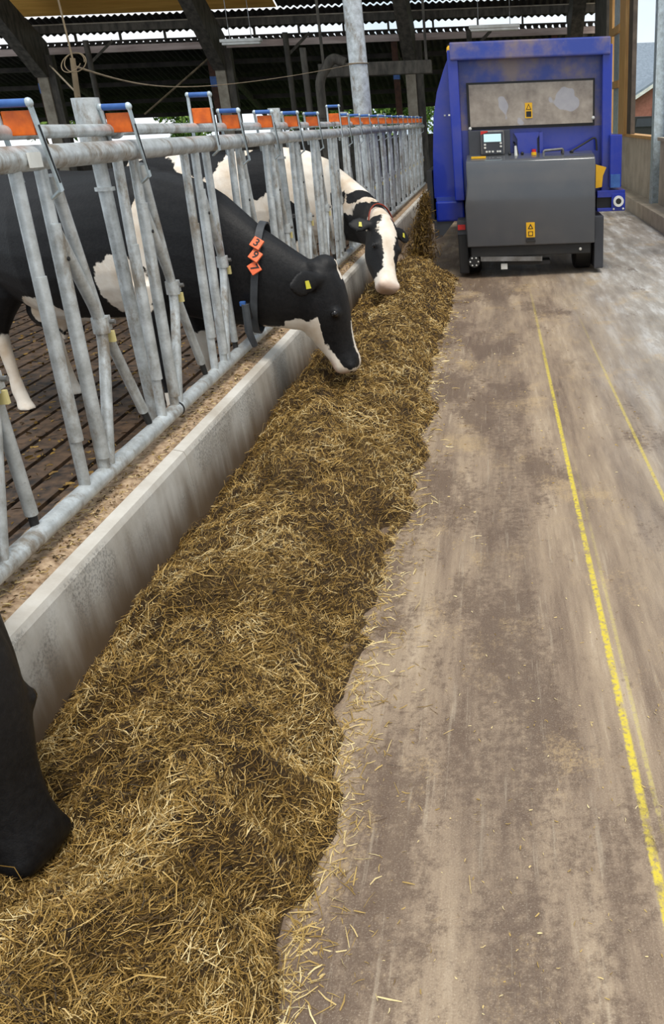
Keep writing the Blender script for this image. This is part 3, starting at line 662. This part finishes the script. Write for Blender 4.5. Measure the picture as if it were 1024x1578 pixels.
# ================================================================== COWS
def sring(c, a, b, p=2.3, n=22):
    c, a, b = Vector(c), Vector(a), Vector(b); out = []
    for k in range(n):
        th = 2*math.pi*k/n; ct, st = math.cos(th), math.sin(th)
        out.append(c + a*(math.copysign(abs(ct)**(2/p), ct)) + b*(math.copysign(abs(st)**(2/p), st)))
    return out
HEAD = [(-.12,-.07,.13,.075),(-.05,-.02,.18,.092),(.04,.002,.215,.103),(.16,.012,.25,.110),(.28,.014,.272,.115),(.40,.010,.278,.116),(.50,.004,.268,.106),(.60,-.004,.245,.092),
        (.70,-.006,.214,.081),(.79,-.004,.186,.076),(.87,.004,.168,.081),(.935,.002,.156,.086),(.98,-.010,.136,.078),(1.01,-.030,.095,.055)]
def cow(name_label, O, fwd, neck, p0, u, vdir, L=.565, white=None, pink=None, vox=.0115, earback=.55, eartag=True, hs=1.0):
    Z = Vector((0,0,1)); f = Vector((fwd[0], fwd[1], 0)).normalized(); lat = Z.cross(f)
    O = Vector((O[0], O[1], 0)); g = MB()
    body = [(.24,1.16,.74,.10),(.16,1.30,.66,.19),(.05,1.385,.60,.25),(-.10,1.395,.57,.28),(-.30,1.38,.55,.315),(-.55,1.37,.51,.355),(-.80,1.375,.50,.37),(-1.02,1.395,.55,.345),(-1.22,1.415,.62,.315),(-1.40,1.41,.72,.27),(-1.53,1.35,.84,.19),(-1.60,1.24,.95,.11)]
    g.loft([sring(O+f*s+Z*((a+b)/2), lat*w, Z*((a-b)/2), 2.3, 26) for s, a, b, w in body])
    for sd in (-1, 1):
        q = [(.02,.80,.13,.12),(.03,.60,.105,.085),(.03,.42,.058,.055),(.035,.31,.055,.052),(.03,.20,.036,.034),(.03,.06,.036,.034),(.035,.0,.05,.046),(.05,-.04,.045,.043),(.06,-.098,.062,.055)]
        g.loft([sring(O+f*s+lat*sd*.165+Z*z, f*rx, lat*ry, 2.1, 14) for s, z, rx, ry in q])
        q = [(-1.22,1.05,.22,.13),(-1.24,.86,.21,.12),(-1.22,.66,.14,.09),(-1.33,.52,.085,.065),(-1.41,.41,.065,.048),(-1.40,.30,.045,.04),(-1.385,.12,.036,.035),(-1.38,.02,.046,.044),(-1.36,-.04,.044,.044),(-1.345,-.098,.064,.056)]
        g.loft([sring(O+f*s+lat*sd*.19+Z*z, f*rx, lat*ry, 2.1, 14) for s, z, rx, ry in q])
    ud = O-f*1.02+Z*.56; g.ball(ud, .2, .17, .15)
    for i in (-1,1):
        for j in (-1,1): c = ud+f*.08*i+lat*.07*j; g.tube([c-Z*.1, c-Z*.19], [.02,.014], 8)
    tl = [O-f*1.56+Z*1.36, O-f*1.66+Z*1.25, O-f*1.68+Z*.95, O-f*1.66+Z*.6, O-f*1.65+Z*.38]; g.tube(tl, [.04,.032,.024,.026,.015], 10)
    rings = []; NP = [Vector((a[0],a[1],(a[2]+a[3])/2)) for a in neck]
    for i, a in enumerate(neck):
        d = NP[min(i+1,len(NP)-1)]-NP[max(i-1,0)]; dxy = Vector((d.x,d.y,0)).normalized(); la = Z.cross(dxy)
        upv = Z*(a[2]-a[3])/2
        if len(a) > 5: upv = upv - dxy*a[5]                           # lean of the section
        rings.append(sring(NP[i], la*a[4], upv, 2.2, 22))
    g.loft(rings)
    u = Vector(u).normalized(); v = Vector(vdir); v = (v-u*v.dot(u)).normalized(); w = u.cross(v); p0 = Vector(p0)
    H = lambda tt, vv, ww: p0 + u*(tt*L) + v*(vv*hs) + w*(ww*hs)
    g.loft([sring(H(a, tp-dp/2, 0), w*hw*hs, v*dp*hs/2, 2.5, 24) for a, tp, dp, hw in HEAD])
    g.ball(H(-.04,-.07,0), .075, .075, .065)                            # poll
    g.loft([sring(c, a_, b_, 2, 16) for c, a_, b_ in [(H(.50,-.235,0), w*.05, u*.06), (H(.42,-.26,0), w*.075, u*.11), (H(.32,-.26,0), w*.06, u*.1)]])
    for sd in (-1, 1):
        c = H(.385, -.040, sd*.087); g.ball(c, .031*hs)
        c = H(.935, -.040, sd*.052); g.ball(c, .036*hs)
        e0 = H(.045, -.075, sd*.085); ed = (w*sd*.78 - v*earback - u*.08).normalized(); eu = ed.cross(u).normalized(); en = (u - ed*u.dot(ed)).normalized()
        g.loft([sring(e0+ed*s-u*(-.02*s/.2), en*a_, eu*b_, 2, 12) for s, a_, b_ in [(-.02,.03,.026),(.03,.036,.024),(.08,.066,.018),(.13,.074,.014),(.17,.058,.012),(.21,.018,.010)]])
    src = g.build('cow_source', 'cowb'); 
    md = src.modifiers.new('r', 'REMESH'); md.mode = 'VOXEL'; md.voxel_size = vox; md.use_smooth_shade = True
    md = src.modifiers.new('s', 'SMOOTH'); md.factor = .5; md.iterations = 5
    dg = bpy.context.evaluated_depsgraph_get(); me = bpy.data.meshes.new_from_object(src.evaluated_get(dg), depsgraph=dg)
    sm_ = src.data; bpy.data.objects.remove(src); bpy.data.meshes.remove(sm_)
    N = len(me.vertices); co = np.empty(N*3, np.float32); me.vertices.foreach_get('co', co); P = co.reshape(-1,3).astype(float)
    rel = P-np.array(O); S = rel@np.array(f); T = rel@np.array(lat); ZZ = P[:,2]
    rh = P-np.array(p0); hu = rh@np.array(u)/L; hv = rh@np.array(v)/hs; hw = rh@np.array(w)/hs
    wf = white(S, T, ZZ, hu, hv, hw, P).astype(np.float32); pf = (pink(S, T, ZZ, hu, hv, hw, P) if pink else np.zeros(N)).astype(np.float32)
    for nm, dat in (('white', wf), ('pink', np.clip(pf, 0, 1))):
        at = me.attributes.new(nm, 'FLOAT', 'POINT'); at.data.foreach_set('value', dat)
    me.name = 'cow_hide'; me.materials.clear(); me.materials.append(MT['cowb'])
    base = Vector((O.x, O.y, -.1))
    root = empty('cow', base); tag(root, name_label, 'cow', 'dairy cows at the feed fence')
    me.transform(Matrix.Translation(-base)); me.shade_smooth()
    bo = bpy.data.objects.new('body', me); COL.objects.link(bo); bo.parent = root; WL[bo.name] = base
    for sd in (-1, 1):
        c = H(.390, -.043, sd*.0985); ey = MB().ball(c, .0225*hs, .0225*hs, .0225*hs, 14, 10).build('eye', 'eye', root, True)
        c2 = H(.965, -.040, sd*.060); MB().ball(c2, .014, .014, .020, 10, 8).build('nostril', 'nostril', root, True)
    if eartag:
        for sd in (-1, 1):
            e0 = H(.045, -.075, sd*.085); ed = (w*sd*.78 - v*earback - u*.08).normalized(); en = (u - ed*u.dot(ed)).normalized(); nn = ed.cross(en)
            c = e0+ed*.12+v*.022; q = [c+ed*a_+u*b_ for a_, b_ in ((-.010,0),(.010,0),(.014,.042),(-.014,.042))]; nn2 = v
            MB().add([x+nn2*k for k in (0,.004) for x in q], [(0,1,2,3),(7,6,5,4),(0,4,5,1),(1,5,6,2),(2,6,7,3),(3,7,4,0)]).build('ear_tag', 'eartag', root)
    return root, H, (u, v, w)
def ell(a, b, ca, cb, ra, rb): return 1-np.sqrt(((a-ca)/ra)**2+((b-cb)/rb)**2)   # > 0 inside
k_ = .12
# --- the cow with the numbered collar
neckA = [(-2.05,5.06,1.385,.60,.22),(-1.76,4.92,1.365,.58,.20),(-1.58,4.83,1.315,.56,.17),(-1.45,4.775,1.245,.555,.150),(-1.25,4.75,1.075,.535,.130,.02),(-1.08,4.75,.955,.505,.112,.03),(-.97,4.75,.875,.46,.10,.03)]
def whA(S, T, Z, hu, hv, hw, P):
    w = np.full(len(S), -.5)
    near = T < .05
    inb = (P[:,0] < -1.6)
    m = np.maximum.reduce([ell(S,Z,-.06,.76,.19,.20), ell(S,Z,.12,1.08,.05,.22), ell(S,Z,-.82,.56,.22,.14), ell(S,Z,-.5,.50,.5,.07)])*.15
    w = np.where(inb, np.maximum(w, m), w)
    leg = np.where(T > 0, .46-Z, .14-Z)*.6; leg = np.where(S < -.9, (.40-Z)*.6, leg); w = np.where(inb & (Z < .5), np.maximum(w, leg), w)
    # head: white under the jaw, narrow blaze, white lips
    jb = np.interp(hu, [.30,.40,.55,.80,.95], [-.26,-.215,-.185,-.11,-.045])
    w = np.where((hu > .36) & (P[:,0] > -1.2), np.maximum(w, np.minimum(jb-hv, (hu-.385)*L_*1.2)), w)
    blaze = np.minimum(.020-np.abs(hw+.012), hv+.03); w = np.where(hu > -.1, np.maximum(w, np.where((hu<.12)|(hu>.5), blaze, -.1)), w)
    lips = np.minimum(hu-.955, .3)*L_; w = np.where(hu > .8, np.maximum(w, lips*1.5), w)
    thr = np.where((P[:,0] > -1.34)&(P[:,0] < -1.0)&(hu<1.0), np.interp(P[:,0], [-1.4,-1.2,-1.1,-1.03], [.545,.555,.58,.60])-Z, -1); w = np.maximum(w, thr)
    return w
L_ = .565
def pkA(S, T, Z, hu, hv, hw, P): return sm(hu, .95, 1.0)*.55*(hv < -.05)*(P[:,0]>-1.3) + sm(-hv, .10, .14)*sm(hu,.78,.92)*.6*(P[:,0]>-1.3)
cA, HA, (uA, vA, wA) = cow('black and white cow with orange number tags on her collar', (-1.93,5.02), (.88,-.46), neckA, (-.885,4.75,.845), (.125,-.01,-.99), (.99,-.13,.1), white=whA, pink=pkA)
# collar round the neck, number tags, weight
def collar(root, cen, a, b, mat, wid=.038, grow=1.06):
    cen, a, b = Vector(cen), Vector(a)*grow, Vector(b)*grow; ax = a.cross(b).normalized()
    r0 = sring(cen-ax*wid/2, a, b, 2.2, 40); r1 = sring(cen-ax*wid/2, a*1.035, b*1.03, 2.2, 40); r2 = sring(cen+ax*wid/2, a*1.035, b*1.03, 2.2, 40); r3 = sring(cen+ax*wid/2, a, b, 2.2, 40)
    n = 40; g = MB(); g.add(r0+r1+r2+r3, [(j*n+k, j*n+(k+1)%n, ((j+1)%4)*n+(k+1)%n, ((j+1)%4)*n+k) for j in range(4) for k in range(n)])
    return g.build('collar', mat, root, True), ax
cenA, aA, bA = (-1.312,4.757,.808), Vector((0,-.136,0)), Vector((.055,0,.272))
co_, ax = collar(cA, cenA, aA, bA, 'strap')
def textmesh(txt, size):
    cu = bpy.data.curves.new('digits', 'FONT'); cu.body = txt; cu.size = size; cu.extrude = .0008; cu.align_x = 'CENTER'; cu.align_y = 'CENTER'; cu.offset = .001
    ob = bpy.data.objects.new('digits_source', cu); COL.objects.link(ob); dg = bpy.context.evaluated_depsgraph_get()
    me = bpy.data.meshes.new_from_object(ob.evaluated_get(dg), depsgraph=dg); bpy.data.objects.remove(ob); bpy.data.curves.remove(cu); return me
for dgt, z_, tw in (('3', 1.005, -.25), ('9', .945, -.30), ('7', .885, -.75)):
    sb = (z_-cenA[2])/(bA.z*1.09); ct = (1-abs(sb)**2.2)**(1/2.2)
    pos = Vector(cenA)+aA*1.13*ct+bA*1.09*sb
    nrm = Vector((.05,-1,.38+.3*(sb>.4))).normalized(); up = Vector((.30,0,1)) ; up = (up-nrm*up.dot(nrm)).normalized(); rt = up.cross(nrm)
    rot = Matrix((rt, up, nrm)).transposed().to_4x4() @ Matrix.Rotation(tw, 4, 'Z')
    g = MB().box(-.029,.029,-.029,.029,-.006,.006,.003); mw = Matrix.Translation(pos+nrm*.004) @ rot
    g.v = [(mw @ Vector(q))[:] for q in g.v]; pl_ = g.build('number_tag', 'tagor', co_)
    me = textmesh(dgt, .058); me.transform(Matrix.Translation(-WL[co_.name]) @ mw @ Matrix.Translation((0,0,.0068))); me.materials.append(MT['ink'])
    ob = bpy.data.objects.new('digit', me); COL.objects.link(ob); ob.parent = pl_
MB().box(-1.40,-1.355,4.60,4.66,.62,.70,.006).build('collar_sensor', 'black', cA)
MB().tube([(-1.375,4.595,.70),(-1.38,4.60,.55),(-1.365,4.62,.47)], [.02,.022,.018], 8).build('collar_end', 'strap', cA, True)
MB().box(-1.405,-1.375,4.595,4.62,.69,.715,.004).build('collar_clip', 'bluegrip', cA)

# --- the cow with the white face
neckB = [(-2.05,8.66,1.385,.60,.22),(-1.78,8.60,1.36,.58,.20),(-1.58,8.54,1.28,.56,.165),(-1.44,8.47,1.17,.55,.145),(-1.24,8.28,1.03,.53,.132,.02),(-1.10,8.02,.93,.50,.12,.03),(-1.01,7.75,.87,.50,.112,.03),(-.98,7.62,.84,.52,.10,.03)]
def whB(S, T, Z, hu, hv, hw, P):
    w = np.full(len(S), .5)
    inb = (P[:,0] < -1.55)
    m = np.maximum.reduce([ell(S,Z,-.22,1.22,.13,.26), ell(S,Z,-1.25,1.1,.26,.3), ell(S,Z,-.75,1.45,.22,.3), ell(S,Z,.0,.75,.16,.2)])*.15
    w = np.where(inb, np.minimum(w, -m), w)
    nk = ~inb & (hu < .05)
    topz = np.interp(P[:,1], [7.62,7.75,8.02,8.28,8.47], [.84,.87,.93,1.03,1.17])
    q = np.minimum(w, (Z-(topz-.20))*1.0)
    sp = np.maximum.reduce([ell(P[:,1],Z,8.02,.83,.16,.10), ell(P[:,1],Z,8.20,.97,.07,.07), ell(P[:,1],Z,8.34,.93,.07,.08)])*.08
    q = np.minimum(q, -sp)
    w = np.where(nk, q, w)
    hd = (hu >= -.12) & (P[:,0] > -1.4) & (P[:,1] < 7.85)
    bw = np.interp(hu, [-.12,.0,.15,.32,.5,.7,.82,1], [.02,.05,.075,.055,.040,.046,.09,.2])
    front = np.minimum(bw-np.abs(hw-.006), hv+.075)
    muz = (hu-.80)*.5
    w = np.where(hd, np.maximum(front, muz), w)
    return w
def pkB(S, T, Z, hu, hv, hw, P): return sm(hu, .88, .98)*.6*(P[:,1] < 7.6)*(P[:,0]>-1.3)
cB, HB, (uB, vB, wB) = cow('black and white cow with broad white face nosing into the feed', (-1.95,8.63), (.97,-.18), neckB, (-.935,7.56,.815), (.03,-.40,-.55), (.56,-.70,.40), L=.62, white=whB, pink=pkB, earback=.35, hs=1.14)
co2, ax2 = collar(cB, (-1.03,7.82,.69), wB*.112, Vector((.0,.05,.20)), 'redstrap', .022, 1.12)

# --- the dark cow close by on the left
neckC = [(-2.0,1.93,1.385,.60,.22),(-1.76,1.84,1.34,.58,.20),(-1.58,1.78,1.25,.56,.165),(-1.45,1.735,1.14,.53,.145),(-1.30,1.62,.99,.48,.13,.02),(-1.18,1.48,.87,.42,.115,.03),(-1.10,1.40,.79,.38,.10,.03)]
def whC(S, T, Z, hu, hv, hw, P):
    m = np.maximum.reduce([ell(S,Z,-.6,.6,.5,.2), ell(S,Z,-1.2,1.1,.25,.25)])*.15
    return np.where(P[:,0] < -1.6, m, -.5)
cC, HC, _ = cow('all black cow head pushing into the feed at the left edge', (-1.93,1.90), (.93,-.36), neckC, (-1.02,1.36,.715), (.06,-.05,-.99), (.97,-.2,.05), white=whC, earback=.6)

# ================================================================== FEED HEAP
def heap_h(x, y):
    xc = -.87+.05*(vnoise(y*1.3, y*0+2.5, 21)-.5)*2
    xr = -.455+.08*(vnoise(y*2.1, y*0+.5, 22)-.5)*2+.045*(vnoise(y*6, y*0+.5, 24)-.5)*2+.03*(vnoise(y*17, x*6, 25)-.5)*2
    Hh = .25+.05*(vnoise(y*1.7, y*0+8.5, 23)-.5)*2
    sR = np.clip((x-xc)/(xr-xc), 0, 1); sL = np.clip((xc-x)/(xc+1.33), 0, 1)
    hr = Hh*(np.clip(1-sR**1.9, 0, 1)*.85+.15*(1-sR))
    hl = .035+(Hh-.035)*np.clip(1-sL**1.5, 0, 1)**1.15
    h = np.where(x > xc, hr, hl)
    env = sm(h, 0, .11)
    u = x*.9+y*.35; v = -x*.35+y*.9
    rid = 1-np.abs(vnoise(u*3.0, v*5.2, 31)*2-1)
    h = h + env*(.125*(vnoise(x*4.2, y*4.2, 32)-.5) + .105*(rid-.6) + .085*(vnoise(u*9, v*14, 33)-.5) + .040*(vnoise(x*24, y*24, 34)-.5) + .016*(vnoise(x*60, y*60, 35)-.5))
    # hollows nosed out by the cows
    for cx, cy, rr, dp in ((-.83,4.70,.16,.05), (-1.05,1.28,.22,.05), (-.90,7.22,.15,.04)): h = h - dp*np.exp(-((x-cx)**2+(y-cy)**2)/rr**2)*env
    end = sm(y, 9.48, 9.12)
    return np.maximum(h*end, 0)-.004*(1-env*end)
x0, x1, y0, y1 = XF+.012, -.33, .25, 9.55
nx, ny = 86, 760
gx = np.linspace(x0, x1, nx); gy = y0+(y1-y0)*np.linspace(0, 1, ny)**1.25; GX, GY = np.meshgrid(gx, gy); GZ = heap_h(GX, GY)
V = np.stack([GX, GY, GZ], -1).reshape(-1, 3)
ii, jj = np.meshgrid(np.arange(nx-1), np.arange(ny-1)); q0 = (jj*nx+ii).ravel(); FC = np.stack([q0, q0+1, q0+nx+1, q0+nx], 1)
keep = V[FC, 2].max(1) > .0008
me = bpy.data.meshes.new('feed_heap'); me.from_pydata(V.tolist(), [], FC[keep].tolist()); me.materials.append(MT['heap']); me.shade_smooth()
heap = bpy.data.objects.new('feed_heap', me); COL.objects.link(heap); WL[heap.name] = Vector((0,0,0))
tag(heap, 'long heap of chopped grass and straw feed along the kerb', 'feed', kind='stuff')
def strands(name, mat, parent, P, D, N, ln, wd, curl, seed):
    """flat bent straw pieces: P points, D directions, N normals"""
    rg = np.random.default_rng(seed); n = len(P)
    side = np.cross(D, N); side /= np.linalg.norm(side, axis=1)[:,None]+1e-9
    l = ln[:,None]; w = wd[:,None]; cb = (rg.normal(size=(n,1))*curl)*l; cs = (rg.normal(size=(n,1))*curl)*l
    a = P-D*l*.5; m = P+N*cb+side*cs; b = P+D*l*.5
    roll = rg.uniform(-1.2,1.2,(n,1)); sd = side*np.cos(roll)+N*np.sin(roll)
    V = np.stack([a-sd*w*.4, a+sd*w*.4, m-sd*w*.5, m+sd*w*.5, b-sd*w*.25, b+sd*w*.25], 1).reshape(-1,3).astype(np.float32)
    me = bpy.data.meshes.new(name); k = np.arange(n)[:,None]*6
    F4 = np.concatenate([k+np.array([[0,1,3,2]]), k+np.array([[2,3,5,4]])], 1).reshape(-1,4).astype(np.int32)
    me.vertices.add(len(V)); me.vertices.foreach_set('co', V.ravel())
    me.loops.add(F4.size); me.loops.foreach_set('vertex_index', F4.ravel())
    me.polygons.add(len(F4)); me.polygons.foreach_set('loop_start', np.arange(0, F4.size, 4, dtype=np.int32)); me.polygons.foreach_set('loop_total', np.full(len(F4), 4, np.int32))
    me.update(calc_edges=True); me.materials.append(MT[mat])
    o = bpy.data.objects.new(name, me); COL.objects.link(o); o.parent = parent; o['kind'] = 'stuff'; return o
def surf(n, ylo, yhi, power, seed):
    rg = np.random.default_rng(seed); x = rg.uniform(x0, -.34, n); t = rg.uniform(0, 1, n); y = ylo*(yhi/ylo)**(t**power)
    h = heap_h(x, y); e = .03
    nx_ = -(heap_h(x+e, y)-heap_h(x-e, y))/(2*e); ny_ = -(heap_h(x, y+e)-heap_h(x, y-e))/(2*e)
    N = np.stack([nx_, ny_, np.ones(n)], 1); N /= np.linalg.norm(N, axis=1)[:,None]
    k = h > .002+.010*rg.uniform(0,1,n); return np.stack([x, y, h], 1)[k], N[k]
def lay(name, n, ylo, yhi, power, seed, l0, l1, w0, w1, lift, tilt):
    P, N = surf(n, ylo, yhi, power, seed); rg = np.random.default_rng(seed+100); m = len(P)
    # clumps share a lie
    ang = 2*math.pi*vnoise(P[:,0]*5.0, P[:,1]*5.0, seed)*1.6 + rg.normal(size=m)*.75
    T = np.stack([np.cos(ang), np.sin(ang), np.zeros(m)], 1); T -= N*(T*N).sum(1)[:,None]; T /= np.linalg.norm(T, axis=1)[:,None]
    D = T + N*(rg.normal(size=m)*tilt)[:,None]; D /= np.linalg.norm(D, axis=1)[:,None]
    P = P + N*(rg.uniform(-.2, 1, m)*lift)[:,None]
    far = np.clip(P[:,1]/3.0, 1, 2.6)
    return strands(name, 'straw', heap, P, D, N, rg.uniform(l0, l1, m)*np.clip(far,1,1.35), rg.uniform(w0, w1, m)*far, .10, seed)
lay('chopped_straw', 150000, .45, 9.4, 1.15, 41, .016, .055, .0010, .0024, .016, .36)
lay('fine_chaff', 160000, .45, 9.4, 1.15, 42, .006, .022, .0010, .0024, .010, .40)
lay('long_stalks', 5200, .45, 6.0, 1.25, 43, .05, .105, .0014, .0030, .020, .18)
# scattered bits on the floor beside the heap
rg = np.random.default_rng(77); n = 4200
y = .5*(9.3/.5)**rg.uniform(0,1,n); x = -.47+np.abs(rg.exponential(.05, n))-.03; wide = rg.uniform(0,1,n) < .3; x = np.where(wide, rg.uniform(-.45, .75, n), x)
P = np.stack([x, y, np.full(n, .0035)], 1); a = rg.uniform(0, 6.28, n); D = np.stack([np.cos(a), np.sin(a), rg.normal(size=n)*.02], 1); N = np.tile([0.,0.,1.], (n,1))
ln = np.where(wide, rg.uniform(.004,.014,n), rg.uniform(.010,.06,n)); 
sc = MB().box(-.44,-.43,1.2,1.205,.0,.004).build('scattered_feed', 'strawpale'); tag(sc, 'loose bits of straw scattered on the alley floor beside the heap', 'straw', kind='stuff')
strands('loose_straw', 'strawpale', sc, P, D, N, ln, np.clip(rg.uniform(.0015,.004,n)*np.clip(y/2.5,1,2), 0, .01), .06, 78)
# bits of feed lying on the kerb and trodden into the slats
def litter(name, parent, mat, n, xa, xb, ya, yb, z, l0, l1, w0, w1, seed):
    rg = np.random.default_rng(seed); y = ya*(yb/ya)**rg.uniform(0,1,n); P = np.stack([rg.uniform(min(xa,xb),max(xa,xb),n), y, np.full(n, z)+rg.uniform(0,.006,n)], 1)-np.array(WL[parent.name])
    a = rg.uniform(0,6.28,n); D = np.stack([np.cos(a), np.sin(a), rg.normal(size=n)*.06], 1); N = np.tile([0.,0.,1.], (n,1))
    strands(name, mat, parent, P, D, N, rg.uniform(l0,l1,n), rg.uniform(w0,w1,n)*np.clip(y/3,1,2), .08, seed)
litter('kerb_litter', wl, 'strawpale', 2600, XF-.05, XK+.03, 1.2, 10, .370, .006, .030, .0015, .0040, 91)
litter('kerb_litter', wl, 'strawdark', 2600, XF-.05, XK+.03, 1.2, 10, .370, .006, .024, .0020, .0060, 92)
litter('slat_litter', fl2, 'strawdark', 5000, -5.0, XK, 1.2, 9, -.098, .01, .05, .003, .012, 93)
# feed falling from the wagon
ff = MB(); rg = np.random.default_rng(5)
n = 5200; t_ = rg.uniform(0,1,n)**.8; cx = -.755-.10*t_; sp = .028+.115*t_**1.2
P = np.stack([cx+rg.normal(size=n)*sp*.62, 9.52-.22*t_+rg.normal(size=n)*(.05+.06*t_), .86-.64*t_+rg.normal(size=n)*.03], 1)
P[:,2] = np.maximum(P[:,2], .06)
D = rg.normal(size=(n,3))*[.45,.45,1]; D /= np.linalg.norm(D,axis=1)[:,None]; N = rg.normal(size=(n,3)); N /= np.linalg.norm(N,axis=1)[:,None]
rings = []
for s, xx, yy, zz, r in ((0,-.755,9.52,.84,.03),(.3,-.77,9.47,.66,.055),(.6,-.80,9.40,.45,.085),(1,-.83,9.33,.18,.12)): rings.append(sring((xx,yy,zz), (r,0,0), (0,r*.7,0), 2, 14))
ff.loft(rings); ffo = ff.build('falling_feed', 'heap', None, True); tag(ffo, 'brown feed pouring from the wagon chute onto the heap', 'feed', kind='stuff')
strands('falling_straw', 'strawdark', ffo, P, D, N, rg.uniform(.02,.08,n), rg.uniform(.004,.009,n), .12, 79)
